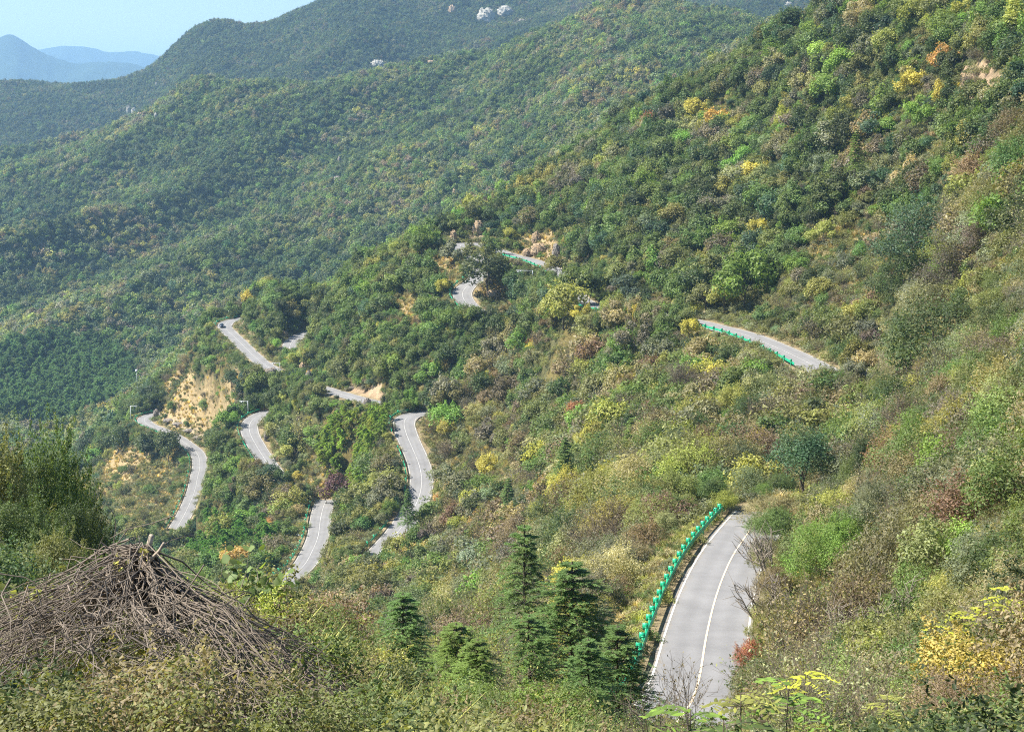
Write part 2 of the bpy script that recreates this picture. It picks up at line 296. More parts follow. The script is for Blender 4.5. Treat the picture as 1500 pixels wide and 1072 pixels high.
def asphalt_material():
    m, t, out = nodes("worn_asphalt")
    b = N(t, "ShaderNodeBsdfPrincipled"); b.inputs['Roughness'].default_value = 0.85; b.inputs['Specular IOR Level'].default_value = 0.25
    tc = N(t, "ShaderNodeTexCoord"); n1 = noise(t, 0.25, 6, 0.6, tc.outputs['Object']); n2 = noise(t, 9, 4, 0.7, tc.outputs['Object'])
    uv = N(t, "ShaderNodeAttribute", attribute_name='across')       # -1..1 across the lanes: wheel tracks are polished paler
    w_ = N(t, "ShaderNodeMath", operation='MULTIPLY'); w_.inputs[1].default_value = 12.566; t.links.new(uv.outputs['Fac'], w_.inputs[0])
    c_ = N(t, "ShaderNodeMath", operation='COSINE'); t.links.new(w_.outputs[0], c_.inputs[0])
    f0 = ramp(t, c_.outputs[0], -1, 1, 1.05, 0.95)
    f1 = ramp(t, n1.outputs[0], 0.3, 0.7, 0.86, 1.12); f2 = ramp(t, n2.outputs[0], 0.3, 0.7, 0.9, 1.1)
    ab = N(t, "ShaderNodeMath", operation='ABSOLUTE'); t.links.new(uv.outputs['Fac'], ab.inputs[0])
    n5 = noise(t, 0.8, 5, 0.7, tc.outputs['Object']); ad = N(t, "ShaderNodeMath", operation='MULTIPLY_ADD'); ad.inputs[1].default_value = 0.5; t.links.new(n5.outputs[0], ad.inputs[0]); t.links.new(ab.outputs[0], ad.inputs[2])
    dust = N(t, "ShaderNodeMix", data_type='RGBA'); t.links.new(ramp(t, ad.outputs[0], 1.05, 1.3, 0.0, 0.75), dust.inputs[0]); dust.inputs[6].default_value = (0.235, 0.232, 0.232, 1); dust.inputs[7].default_value = (0.30, 0.245, 0.165, 1)
    vo = N(t, "ShaderNodeTexVoronoi", feature='DISTANCE_TO_EDGE'); vo.inputs['Scale'].default_value = 0.22; t.links.new(vmath(t, 'ADD', tc.outputs['Object'], vmath(t, 'MULTIPLY', n5.outputs[1], (5, 5, 5))), vo.inputs['Vector'])
    crack = ramp(t, vo.outputs['Distance'], 0.0, 0.010, 0.86, 1.0)
    v = vmath(t, 'SCALE', vmath(t, 'SCALE', dust.outputs[2], f1), crack)
    t.links.new(vmath(t, 'SCALE', vmath(t, 'SCALE', v, f2), f0), b.inputs['Base Color'])
    t.links.new(b.outputs[0], out.inputs[0]); return m
def rock_material(name, c1, c2):
    m, t, out = nodes(name)
    b = N(t, "ShaderNodeBsdfPrincipled"); b.inputs['Roughness'].default_value = 0.9
    tc = N(t, "ShaderNodeTexCoord"); n1 = noise(t, 0.5, 8, 0.7, tc.outputs['Object']); n2 = noise(t, 1.7, 8, 0.75, tc.outputs['Object'])
    mx = N(t, "ShaderNodeMix", data_type='RGBA'); t.links.new(ramp(t, n1.outputs[0], 0.38, 0.62, 0, 1), mx.inputs[0]); mx.inputs[6].default_value = (*c1, 1); mx.inputs[7].default_value = (*c2, 1)
    t.links.new(vmath(t, 'SCALE', mx.outputs[2], ramp(t, n2.outputs[0], 0.35, 0.65, 0.6, 1.3)), b.inputs['Base Color'])
    bp = N(t, "ShaderNodeBump"); bp.inputs['Strength'].default_value = 0.9; bp.inputs['Distance'].default_value = 0.6
    t.links.new(n2.outputs[0], bp.inputs['Height']); t.links.new(bp.outputs[0], b.inputs['Normal'])
    t.links.new(b.outputs[0], out.inputs[0]); return m
M_GROUND = ground_material(); M_ASPH = asphalt_material()
M_ROCKW = rock_material("pale_rock", (0.50, 0.48, 0.43), (0.26, 0.25, 0.20))
M_ROCKT = rock_material("tan_rock", (0.50, 0.36, 0.21), (0.30, 0.23, 0.16))
M_ROCKG = rock_material("grey_rock", (0.33, 0.29, 0.25), (0.20, 0.17, 0.14))

# ------------------------------------------------------------------ open patches: (column, row, half width, half height, near, far, kind)
PATCH = [(292,600,50,44,575,720,'straw'),(262,560,24,45,590,730,'straw'),(350,572,24,26,540,600,'straw'),
 (160,738,58,56,480,720,'pale'),(222,742,60,46,480,680,'pale'),(240,700,40,26,520,640,'dry'),(180,678,34,26,560,720,'straw'),
 (593,468,24,28,440,520,'straw'),(650,392,26,26,480,548,'straw'),(784,366,32,30,490,570,'straw'),(727,428,24,14,455,500,'straw'),(800,420,22,18,430,500,'dry'),
 (1240,395,80,60,230,345,'dry'),(1190,470,70,30,240,320,'dry'),(1440,125,36,34,240,330,'soil'),(1320,105,12,14,260,330,'soil'),(1370,230,30,20,200,330,'dry'),
 (700,690,70,50,280,380,'dry'),(455,705,34,52,380,470,'dry'),(1430,420,90,90,100,200,'dry'),(1280,900,120,90,30,110,'dry'),(560,260,30,30,900,1700,'thin'),
 (400,150,60,16,1300,2000,'thin'),(420,870,60,30,200,340,'dry'),(1060,170,60,16,400,600,'dry'),(1160,720,50,30,150,220,'dry'),(760,720,50,40,250,350,'dry'),
 (1030,960,60,140,80,160,'verge'),(520,580,60,12,440,500,'soil'),(700,620,40,40,330,420,'dry')]
GCOL = {'pale': (0.30, 0.235, 0.125), 'straw': (0.36, 0.27, 0.14), 'dry': (0.20, 0.165, 0.075), 'soil': (0.33, 0.24, 0.15), 'verge': (0.42, 0.33, 0.19), 'thin': (0.13, 0.12, 0.06)}
def patch_w(u, v, Y, X2, Y2):
    """how strongly a point lies in each kind of open patch"""
    out = {k: np.zeros_like(u) for k in GCOL}
    ed = fbm(X2, Y2, 14, 3, 77)*0.55+fbm(X2, Y2, 4, 2, 78)*0.25
    for (cu, cv, ru, rv, y0, y1, k) in PATCH:
        q = np.sqrt(((u-cu)/ru)**2+((v-cv)/rv)**2)+ed
        wgt = np.clip((1.1-q)/0.25, 0, 1)*((Y > y0) & (Y < y1))
        out[k] = np.maximum(out[k], wgt)
    return out

# ------------------------------------------------------------------ hillside mesh: one sheet from underfoot to the horizon
rows = [1.2]
while rows[-1] < 30000:
    y = rows[-1]
    st = 0.06*y if y < 4 else 0.16+0.006*y if y < 60 else 0.85 if y < 150 else 1.7 if y < 700 else 7.0 if y < 2100 else 12 if y < 3400 else 0.05*y
    rows.append(y+st)
rows = np.array(rows)
aa = np.concatenate([np.linspace(-0.75, -0.42, 60)[:-1], np.linspace(-0.42, 0.42, 860), np.linspace(0.42, 0.75, 60)[1:]])
GX = rows[:, None]*aa[None, :]; GY = np.repeat(rows[:, None], len(aa), 1)
GZ = land_h(GX, GY)
def land_mesh():
    nr, nc = GX.shape
    V = np.stack([GX, GY, GZ], -1).reshape(-1, 3)
    i = np.arange(nr-1)[:, None]*nc+np.arange(nc-1)[None, :]
    Fq = np.stack([i, i+1, i+nc+1, i+nc], -1).reshape(-1, 4)
    u, v, d = proj(V); X = V[:, 0]; Y = V[:, 1]
    base = np.where((Y > 650)[:, None], np.array([[0.040, 0.060, 0.026]]), np.array([[0.095, 0.092, 0.040]]))
    n = (fbm(X, Y, 9, 3, 21)*0.5+0.5)[:, None]
    base = base*(0.7+0.6*n)+np.array([[0.04, 0.018, 0.0]])*((fbm(X, Y, 30, 2, 22) > 0.15) & (Y < 650))[:, None]
    W = patch_w(u, v, Y, X, Y)
    c = base
    for k, g in GCOL.items(): c = c*(1-W[k][:, None])+np.array([g])*W[k][:, None]*(0.8+0.4*n)
    D, H = road_near(X, Y, 12)
    e = np.clip((2.2-D)/1.0, 0, 1)[:, None]*(D < 6)[:, None]
    c = c*(1-e)+np.array([[0.30, 0.24, 0.14]])*e
    bank = ((D > 1.3) & (D < 5.5) & (V[:, 2] > H+0.9))[:, None]*(fbm(X, Y, 6, 3, 23)[:, None] > -0.05)
    c = np.where(bank, np.array([[0.36, 0.28, 0.18]])*(0.7+0.6*n), c)
    col = np.concatenate([np.clip(c, 0, 1), np.ones((len(c), 1))], 1)
    return mesh_arrays("hillside", V, Fq, [M_GROUND], smooth=True, attrs={'ground': ('POINT', 'FLOAT_COLOR', col)})
put("terrain", land_mesh(), kind="structure")
def ground_at(X, Y):
    """height of the hillside sheet (bilinear on its own grid)"""
    X = np.asarray(X, float); Y = np.asarray(Y, float)
    r = np.interp(Y, rows, np.arange(len(rows))); c = np.interp(X/Y, aa, np.arange(len(aa)))
    i = np.clip(r.astype(int), 0, len(rows)-2); j = np.clip(c.astype(int), 0, len(aa)-2); fr = r-i; fc = c-j
    return (GZ[i, j]*(1-fc)+GZ[i, j+1]*fc)*(1-fr)+(GZ[i+1, j]*(1-fc)+GZ[i+1, j+1]*fc)*fr

# far blue mountains, each range at its own distance
def range_mesh(name, Y0, prof, depth, seed):
    us = np.linspace(-700, 900, 420); ys = np.linspace(-1, 1, 70)
    pv = np.interp(us, [p[0] for p in prof], [p[1] for p in prof])
    k = np.ones(7)/7; pv = np.convolve(np.pad(pv, 3, 'edge'), k, 'valid')
    V = np.zeros((len(ys), len(us), 3))
    for j, u in enumerate(us):
        top = pt(u, pv[j], Y0); lowz = -900
        V[:, j, 0] = top[0]*(Y0+ys*depth)/Y0; V[:, j, 1] = Y0+ys*depth
        V[:, j, 2] = lowz+(top[2]-lowz)*(1-np.abs(ys)**1.1)
    sh = V[..., 0].shape
    rid = fbm(V[..., 0], V[..., 1]*0.6, depth*0.42, 5, seed, 0.55, True)
    V[..., 2] += (rid-0.25)*depth*0.10*(1-np.exp(-(np.abs(ys)[:, None]/0.10)**2))+fbm(V[..., 0], V[..., 1], 380, 5, seed+9, 0.6, True)*26
    n = len(us); i = np.arange(len(ys)-1)[:, None]*n+np.arange(n-1)[None, :]
    Fq = np.stack([i, i+1, i+n+1, i+n], -1).reshape(-1, 4)
    V = V.reshape(-1, 3)
    col = np.tile(np.array([[0.030, 0.055, 0.030, 1.0]]), (len(V), 1))
    put(name, mesh_arrays(name, V, Fq, [M_GROUND], smooth=True, attrs={'ground': ('POINT', 'FLOAT_COLOR', col)}), kind="structure")
range_mesh("mountain_range", 9500, [(-700,60),(-300,100),(-120,95),(-40,72),(-8,60),(8,50),(22,50),(40,66),(62,80),(95,90),(115,92),(135,88),(160,92),(190,91),(215,95),(240,110),(400,130),(900,150)], 1700, 41)
range_mesh("mountain_range", 13500, [(-700,90),(-100,95),(20,85),(48,72),(70,70),(84,66),(105,66),(118,69),(130,68),(150,74),(160,78),(190,76),(212,77),(228,82),(300,95),(900,110)], 2000, 47)

# ------------------------------------------------------------------ roads, lines, rails
def strip(C, Nn, a, b, dz, n=2, acr=None):
    ts = np.linspace(0, 1, n)
    V = np.stack([C+Nn*(a+(b-a)*t) for t in ts], 1); V[..., 2] += dz
    m = len(C); i = np.arange(m-1)[:, None]*n+np.arange(n-1)[None, :]
    return V.reshape(-1, 3), np.stack([i, i+n, i+n+1, i+1], -1).reshape(-1, 4)
for nm, r in ROADS.items():
    C, Nn, h = r['C'], r['N'], r['w']/2
    wob = np.array([fbm(C[:, 0], C[:, 1], 3.0, 2, 5), fbm(C[:, 0]+50, C[:, 1], 3.0, 2, 6)]).T*0.28
    V, Fq = strip(C, Nn, -h, h, 0.0, 9)
    V = V.reshape(len(C), 9, 3); V[:, 0] += Nn*wob[:, :1]; V[:, -1] += Nn*wob[:, 1:]; V = V.reshape(-1, 3)
    acr = np.tile(np.linspace(-1, 1, 9), len(C))
    put("road", mesh_arrays("road", V, Fq, [M_ASPH], smooth=True, attrs={'across': ('POINT', 'FLOAT', acr)}), kind="structure")
    Vs = []; Fs = []; mi = []; off = 0
    for a, b, k in ((-h+0.22, -h+0.36, 0), (h-0.36, h-0.22, 0), (-0.07, 0.07, 1 if nm == 'foreground' else 0)):
        V, Fq = strip(C, Nn, a, b, 0.015+0.004*k); Vs.append(V); Fs.append(Fq+off); mi += [k]*len(Fq); off += len(V)
    put("road_marking", mesh_arrays("road_marking", np.concatenate(Vs), np.concatenate(Fs), [M_LINE if nm == 'foreground' else M_LINEF, M_LINEY], mi), kind="structure")

def box(cx, cy, cz, sx, sy, sz):
    V = np.array([[x, y, z] for x in (-1, 1) for y in (-1, 1) for z in (-1, 1)], float)*np.array([sx, sy, sz])/2+np.array([cx, cy, cz])
    return V, np.array([[0, 1, 3, 2], [4, 6, 7, 5], [0, 4, 5, 1], [2, 3, 7, 6], [0, 2, 6, 4], [1, 5, 7, 3]])
def join(parts):
    Vs = []; Fs = []; o = 0
    for V, Fq in parts:
        Vs.append(V)
        for f in (Fq if isinstance(Fq, list) else [Fq]): Fs.append(np.asarray(f)+o)
        o += len(V)
    by = {}
    for f in Fs: by.setdefault(f.shape[1], []).append(f)
    return np.concatenate(Vs), [np.concatenate(v) for v in by.values()]
def tube(P, R, n=6, cap=True):
    """swept tube through points P with radii R"""
    P = np.asarray(P, float); R = np.broadcast_to(np.asarray(R, float), (len(P),))
    tg = np.gradient(P, axis=0); tg /= np.linalg.norm(tg, axis=1)[:, None]+1e-9
    ref = np.where(np.abs(tg[:, 2:3]) > 0.9, np.array([[1., 0, 0]]), np.array([[0, 0, 1.]]))
    a = np.cross(tg, ref); a /= np.linalg.norm(a, axis=1)[:, None]+1e-9; b = np.cross(tg, a)
    th = np.arange(n)*2*math.pi/n
    V = (P[:, None]+R[:, None, None]*(a[:, None]*np.cos(th)[None, :, None]+b[:, None]*np.sin(th)[None, :, None])).reshape(-1, 3)
    m = len(P); i = np.arange(m-1)[:, None]*n+np.arange(n)[None, :]; j = np.arange(m-1)[:, None]*n+(np.arange(n)+1)[None, :] % n
    Fq = [np.stack([i, j, j+n, i+n], -1).reshape(-1, 4)]
    if cap and n > 3: Fq.append(np.array([list(range(n-1, -1, -1)), list(range((m-1)*n, m*n))]))
    return V, Fq

post_V, post_F = join([tube([(0, 0, -0.3), (0, 0, 0.98)], 0.085, 8), box(0, 0, 1.0, 0.20, 0.20, 0.05), box(0.0, -0.13, 0.60, 0.14, 0.12, 0.22)])
ME_POST = mesh_arrays("rail_post", post_V, post_F, [M_GREEN])
refl_V, refl_F = box(0, 0.04, 1.02, 0.06, 0.42, 0.50)
ME_REFL = mesh_arrays("reflector_plate", refl_V, refl_F, [M_GREEN])
def guardrail(road, side, s, e, label, plates=True):
    r = ROADS[road]; C = r['C']; u, v, d = proj(C)
    i0 = int(np.hypot(u-s[0], v-s[1]).argmin()); i1 = int(np.hypot(u-e[0], v-e[1]).argmin())
    if i0 > i1: i0, i1 = i1, i0
    C = C[i0:i1+1]; Nn = r['N'][i0:i1+1]*side; Tn = r['T'][i0:i1+1]
    L0 = C+Nn*(r['w']/2+0.75); org = L0[len(L0)//2].copy(); org[2] -= 0.1
    root = put("guardrail", None, loc=org, label=label, category="guardrail", group="green guardrails along the mountain road")
    prof = [(0.00, 0.46), (0.07, 0.50), (0.07, 0.58), (0.0, 0.63), (0.0, 0.70), (0.07, 0.76), (0.07, 0.86), (0.0, 0.92)]   # W section, out towards the lane
    prof = prof+[(x-0.025, z) for x, z in prof[::-1]]
    k = len(prof); V = np.stack([L0-Nn*x+np.array([0, 0, z]) for x, z in prof], 1)-org
    m = len(L0); i = np.arange(m-1)[:, None]*k+np.arange(k)[None, :]; j = np.arange(m-1)[:, None]*k+(np.arange(k)+1)[None, :] % k
    Fq = np.stack([i, i+k, j+k, j], -1).reshape(-1, 4)
    V = V.reshape(-1, 3)
    ends = np.array([list(range(k)), list(range((m-1)*k, m*k))[::-1]])
    put("rail_beam", mesh_arrays("rail_beam", V, [Fq, ends], [M_GREEN]), root)
    step = 2 if road == 'foreground' else 3
    for q in range(1, m-1, step):
        p = L0[q]+Nn[q]*0.14-org; ang = math.atan2(Nn[q][1], Nn[q][0])-math.pi/2
        po = put("post", ME_POST, root, p, (0, 0, ang))
        if plates: put("reflector_plate", ME_REFL, po, (0, 0, 0), (0, 0, 0.0))
    return root
guardrail('foreground', 1, (960,1085), (1150,728), "long bright green guardrail with tall posts on the left of the nearest road")
guardrail('straight', 1, (1196,541), (1048,479), "green guardrail below the straight pale road in the middle right")
guardrail('straight', 1, (995,467), (868,449), "short green guardrail glimpsed under the dark shaded cliff")
guardrail('straight', 1, (824,408), (752,375), "pale green guardrail in front of the tan rock face at the top of the road")
guardrail('straight', -1, (676,360), (700,382), "short green guardrail below the top hairpin beside the rock pillar")
guardrail('straight', -1, (705,402), (689,450), "curved green guardrail round the small upper bend under the big round tree")
guardrail('hilltop', -1, (358,466), (328,478), "dark green guardrail on the outside of the hairpin where the car drives")
guardrail('hilltop', -1, (622,603), (592,636), "green guardrail curving round the top of the S shaped middle road")
guardrail('hilltop', -1, (604,656), (617,722), "green guardrail on the left of the S shaped middle road")
guardrail('hilltop', -1, (592,766), (553,812), "thin green guardrail slanting down left of the dark fir below the S shaped road")
guardrail('signboard', 1, (404,880), (478,734), "green guardrail left of the short road with the white signboard")
guardrail('middle bend', 1, (391,677), (392,603), "green guardrail round the small bend left of centre under the lamp pole")
guardrail('lower', -1, (235,604), (257,775), "long thin green guardrail along the lowest road at the left")

# ------------------------------------------------------------------ poles, sign, car
def pole(u, vtop, Y, arm, label, h=None, head='cam', cat="camera pole"):
    p = pt(u, vtop, Y); g = float(ground_at(p[0], Y)); H = p[2]-g
    H = min(max(H, 2.5), h or 12)
    base = (p[0], Y, p[2]-H)
    root = put("camera_pole" if arm else "marker_pole", None, loc=base, label=label, category=cat, group="pale poles by the road")
    put("pole_shaft", mesh_arrays("pole_shaft", *join([tube([(0, 0, -0.3), (0, 0, H*0.5), (0, 0, H)], [0.14, 0.13, 0.11], 8), box(0, 0, 0.03, 0.5, 0.5, 0.06)]), [M_POLE]), root)
    if arm:
        put("arm", mesh_arrays("arm", *join([tube([(0, 0, H-0.15), (arm*0.5, 0, H-0.1), (arm, 0, H-0.02)], [0.10, 0.085, 0.07], 8), tube([(0, 0, H-0.9), (arm*0.18, 0, H-0.18)], 0.05, 6)]), [M_POLE]), root)
        s = 1 if arm > 0 else -1
        cm = put("camera_housing", mesh_arrays("camera_housing", *join([box(arm-s*0.8, 0, H-0.45, 0.55, 0.3, 0.3), tube([(arm-s*0.8, 0, H-0.3), (arm-s*0.8, 0, H-0.05)], 0.06, 6), tube([(arm-s*1.5, 0, H-0.12), (arm-s*1.5, 0, H-0.5)], [0.16, 0.05], 8)]), [M_POLE]), root)
        put("lens", mesh_arrays("lens", *tube([(arm-s*0.8+0.27, 0, H-0.45), (arm-s*0.8+0.33, 0, H-0.45)], 0.1, 8), [M_DARK]), cm)
    elif head == 'box':
        put("control_box", mesh_arrays("control_box", *box(0, 0, H-0.7, 0.95, 0.6, 1.35), [M_POLE]), root)
    else:
        put("round_mirror", mesh_arrays("round_mirror", *join([tube([(0, -0.12, H-0.1), (0, -0.2, H-0.1)], [0.42, 0.38], 14)]), [M_POLE]), root)
pole(780, 396, 462, -5.2, "white camera pole with arm to the left in front of the tan rock face")
pole(191, 594, 652, 3.4, "pale camera pole with arm to the right at the leftmost hairpin")
pole(363, 587, 515, -3.0, "pale camera pole with arm to the left above the small middle bend")
pole(410, 531, 545, -3.4, "pale camera pole with arm to the left beside the pink and grey rocks")
pole(200, 541, 712, 0, "thin pole with a white box on top among trees, upper left of the leftmost hairpin", 9, 'box', "marker pole")
pole(658, 350, 548, 0, "small grey mirror pole left of the tan rock pillar", 4.5, 'm', "mirror pole")
pole(668, 413, 490, 0, "thin pale mirror pole outside the small upper bend", 4.0, 'm', "mirror pole")
pole(335, 456, 668, 0, "short pole with a white disc behind the car's hairpin", 3.2, 'm', "mirror pole")

def signboard():
    p = pt(440, 788, 386); g = float(ground_at(p[0], 386)); H = 5.2
    root = put("road_signboard", None, loc=(p[0], 386, p[2]-H+1.2), label="white signboard with a grid of bars on its back beside the green guardrail", category="signboard")
    put("board", mesh_arrays("board", *box(0, 0, H-1.15, 2.05, 0.05, 2.3), [M_POLE]), root)
    bars = [box(0, -0.06, H-1.15, 0.12, 0.06, 2.3)]+[box(0, -0.055, z, 2.05, 0.05, 0.08) for z in (H-0.35, H-1.15, H-1.95)]
    put("stiffening_bars", mesh_arrays("stiffening_bars", *join(bars), [simple("grey_steel", (0.35, 0.36, 0.37), 0.5)]), root)
    put("signpost", mesh_arrays("signpost", *tube([(0, -0.14, -1.5), (0, -0.14, H-0.2)], 0.09, 8), [M_POLE]), root)
signboard()

def car():
    C = ROADS['hilltop']['C']; u, v, d = proj(C); i = int(np.hypot(u-327, v-479).argmin()); c = C[i]; Tn = ROADS['hilltop']['T'][i]; Nn = ROADS['hilltop']['N'][i]
    pos = c-Nn*1.3
    root = put("parked_car", None, loc=pos+np.array([0, 0, 0.02]), rot=(0, 0, math.atan2(Tn[1], Tn[0])), label="small dark blue car on the road at the far left hairpin", category="car")
    root.name = "car"
    paint = simple("dark_blue_paint", (0.018, 0.024, 0.045), 0.25, vary=0.03); glass = simple("car_glass", (0.10, 0.13, 0.16), 0.08, vary=0.02); tyre = simple("tyre", (0.02, 0.02, 0.02), 0.8); rim = simple("rim", (0.45, 0.45, 0.46), 0.3, 0.8)
    lampm = simple("lamp_glass", (0.7, 0.72, 0.75), 0.15, vary=0.02); red = simple("tail_glass", (0.4, 0.02, 0.02), 0.2)
    sec = [(-2.25, 0.35, 0.78, 0.80), (-2.2, 0.30, 0.98, 0.88), (-1.5, 0.26, 1.02, 0.90), (-0.4, 0.25, 1.0, 0.91), (0.9, 0.25, 0.98, 0.91), (1.5, 0.26, 0.92, 0.89), (2.1, 0.30, 0.80, 0.82), (2.25, 0.38, 0.66, 0.74)]
    V = []; ring = []
    for x, z0, z1, hw in sec: V += [(x, -hw*0.96, z0), (x, -hw, (z0+z1)/2), (x, -hw*0.9, z1), (x, hw*0.9, z1), (x, hw, (z0+z1)/2), (x, hw*0.96, z0)]
    k = 6; m = len(sec); i_ = np.arange(m-1)[:, None]*k+np.arange(k)[None, :]; j_ = np.arange(m-1)[:, None]*k+(np.arange(k)+1)[None, :] % k
    Fq = [np.stack([i_, j_, j_+k, i_+k], -1).reshape(-1, 4), np.array([list(range(k))[::-1], list(range((m-1)*k, m*k))])]
    put("body", mesh_arrays("body", np.array(V), Fq, [paint]), root)
    def frus(x0, x1, X0, X1, z0, z1, w0, w1):
        V = np.array([(x0, -w0, z0), (x1, -w0, z0), (x1, w0, z0), (x0, w0, z0), (X0, -w1, z1), (X1, -w1, z1), (X1, w1, z1), (X0, w1, z1)])
        return V, np.array([[3, 2, 1, 0], [4, 5, 6, 7], [0, 1, 5, 4], [1, 2, 6, 5], [2, 3, 7, 6], [3, 0, 4, 7]])
    put("window", mesh_arrays("window", *frus(-1.95, 1.0, -1.62, 0.25, 0.99, 1.40, 0.80, 0.66), [glass]), root)
    put("roof", mesh_arrays("roof", *frus(-1.68, 0.32, -1.5, 0.1, 1.403, 1.47, 0.68, 0.60), [paint]), root)
    for x in (-1.4, 1.38):
        for y in (-0.82, 0.82):
            wv = put("wheel", None, root, (x, y, 0.33))
            put("tyre", mesh_arrays("tyre", *tube([(0, -0.11, 0), (0, 0.11, 0)], 0.33, 16), [tyre]), wv)
            s = 1 if y > 0 else -1
            put("rim", mesh_arrays("rim", *tube([(0, s*0.11, 0), (0, s*0.13, 0)], 0.2, 10), [rim]), wv)
    for y in (-0.6, 0.6):
        put("headlight", mesh_arrays("headlight", *box(2.2, y, 0.66, 0.12, 0.32, 0.14), [lampm]), root)
        put("tail_light", mesh_arrays("tail_light", *box(-2.24, y, 0.85, 0.08, 0.28, 0.16), [red]), root)
car()

# ------------------------------------------------------------------ rock outcrops
def rock_mesh(seed, sx, sy, sz, peaks=1.0):
    import bmesh
    bm = bmesh.new(); bmesh.ops.create_icosphere(bm, subdivisions=5, radius=1.0)
    V = np.array([v.co[:] for v in bm.verts]); Fq = np.array([[v.index for v in f.verts] for f in bm.faces]); bm.free()
    a = V*2.0+seed*3.1
    n = fbm(a[:, 0]+a[:, 2]*0.7, a[:, 1]-a[:, 2]*0.5, 1.1, 5, seed, 0.6, True)
    st = fbm(a[:, 0]*1.0+a[:, 1]*0.8, a[:, 2]*0.25, 0.5, 3, seed+4)       # upright joints
    V = V*(1+0.34*n[:, None]*peaks+0.18*st[:, None])
    q = 0.30; V = V*0.42+np.round(V/q)*q*0.58                                # broken, blocky faces
    V = V*np.array([sx, sy, sz])
    return mesh_arrays("rock", V, Fq, None or [])
def hit(u, v, y0=5.0, y1=3400.0):
    """distance at which the sight line through (u, v) meets the land"""
    Ys = np.exp(np.linspace(math.log(y0), math.log(y1), 1500)); P = pt(u, v, 1.0)[None]*Ys[:, None]; g = ground_at(P[:, 0], Ys); k = np.nonzero(P[:, 2] < g)[0]
    return float(Ys[k[0]]) if len(k) else None
def rock(u, v, Y, w, h, mat, label, seed, name="rock_outcrop", peaks=1.0):
    q = hit(u, v+h*0.3, max(Y*0.62, 150), Y*1.5)
    if q: Y = q
    p = pt(u, v, Y); sx = w*Y/F/2*0.8; sz = h*Y/F/2*0.85; g = float(ground_at(p[0], Y))
    me = rock_mesh(seed, sx, sx*0.8, sz, peaks); me.materials.append(mat)
    o = put(name, me, loc=(p[0], Y+sx*0.3, p[2]), label=label, category="rock", group="bare rock outcrops")
rock(188, 165, 1795, 6, 20, M_ROCKW, "white rock needle on the ridge at the left, the left one of two", 1, peaks=1.4)
rock(196, 166, 1798, 8, 15, M_ROCKW, "white rock knob on the ridge at the left, the middle one", 2, peaks=1.4)
rock(204, 169, 1800, 9, 8, M_ROCKT, "low tan rock right of the white rock needle on the left ridge", 3)
rock(228, 170, 1810, 5, 9, M_ROCKW, "small white rock right of the white ridge needles", 14)
rock(229, 126, 2500, 4, 10, M_ROCKW, "tiny white rock high on the far slope at the upper left", 15)
rock(712, 26, 2660, 28, 28, M_ROCKW, "large white cliff near the top edge, left of the two", 4)
rock(740, 18, 2700, 24, 18, M_ROCKW, "large white cliff near the top edge, right of the two", 5)
rock(662, 16, 2650, 12, 16, M_ROCKT, "small tan crag left of the large white cliffs at the top", 6)
rock(553, 95, 2330, 22, 14, M_ROCKW, "white crag half way up the far slope above the middle ridge", 7)
rock(630, 92, 2350, 12, 7, M_ROCKT, "small tan ledge right of the white crag on the far slope", 8)
rock(1183, 24, 1900, 5, 20, M_ROCKW, "thin white rock beside the right hill near the top edge", 9)
rock(1155, 8, 2000, 14, 10, M_ROCKW, "white crag at the top edge near the right hill", 16)
rock(765, 32, 2500, 12, 8, M_ROCKG, "grey crag below the large white cliffs", 17)
rock(666, 285, 800, 7, 18, M_ROCKT, "small tan rock pinnacle behind the hill crest above the top hairpin", 18)
rock(640, 302, 830, 8, 12, M_ROCKG, "small grey rock left of the tan pinnacle behind the hill crest", 19)
rock(497, 236, 1300, 5, 14, M_ROCKG, "narrow grey rock streak on the middle mountain", 20)
rock(494, 262, 1280, 14, 8, M_ROCKG, "flat grey rock on the middle mountain", 21)
rock(664, 348, 543, 11, 22, M_ROCKT, "upright tan rock pillar left of the top hairpin", 10)
rock(700, 336, 548, 18, 26, M_ROCKT, "tan rock bank above the top hairpin", 11)
rock(790, 368, 520, 26, 22, M_ROCKT, "broad tan rock face above the guardrail at the top of the road", 12, peaks=1.5)
rock(772, 372, 525, 14, 14, M_ROCKT, "small tan rock left of the broad tan rock face", 51, peaks=1.5)
rock(786, 350, 535, 14, 20, M_ROCKT, "pointed tan rock above the broad tan rock face", 52, peaks=1.6)
rock(815, 372, 500, 14, 30, M_ROCKG, "dark grey rock beside the broad tan rock face", 13)
rock(417, 491, 598, 12, 12, M_ROCKT, "pink tan rock left of the short upper road piece", 22)
rock(443, 540, 560, 12, 20, M_ROCKT, "tan rock stack beside the hilltop road", 23)
rock(452, 553, 540, 12, 22, M_ROCKG, "pale grey rock right of the tan stack on the hilltop road", 24)
rock(398, 545, 560, 20, 14, M_ROCKG, "grey rock bank behind the camera pole on the hilltop road", 25)
rock(208, 560, 705, 14, 15, M_ROCKT, "pale tan boulder among trees upper left of the leftmost hairpin", 26)
rock(228, 608, 652, 10, 18, M_ROCKG, "grey rock at the inside of the leftmost hairpin", 27)
rock(512, 570, 478, 16, 8, M_ROCKG, "low grey rock bank behind the road left of centre", 28)
rock(538, 590, 440, 14, 14, M_ROCKG, "low grey rock bank at the end of the road above the bamboo", 29)
rock(390, 640, 498, 8, 20, M_ROCKG, "narrow grey rock inside the small middle bend", 30)
rock(722, 432, 478, 26, 16, M_ROCKT, "tan earth bank right of the small upper bend", 32)
rock(1275, 548, 232, 20, 14, M_ROCKW, "pale boulder at the right end of the straight road", 33)
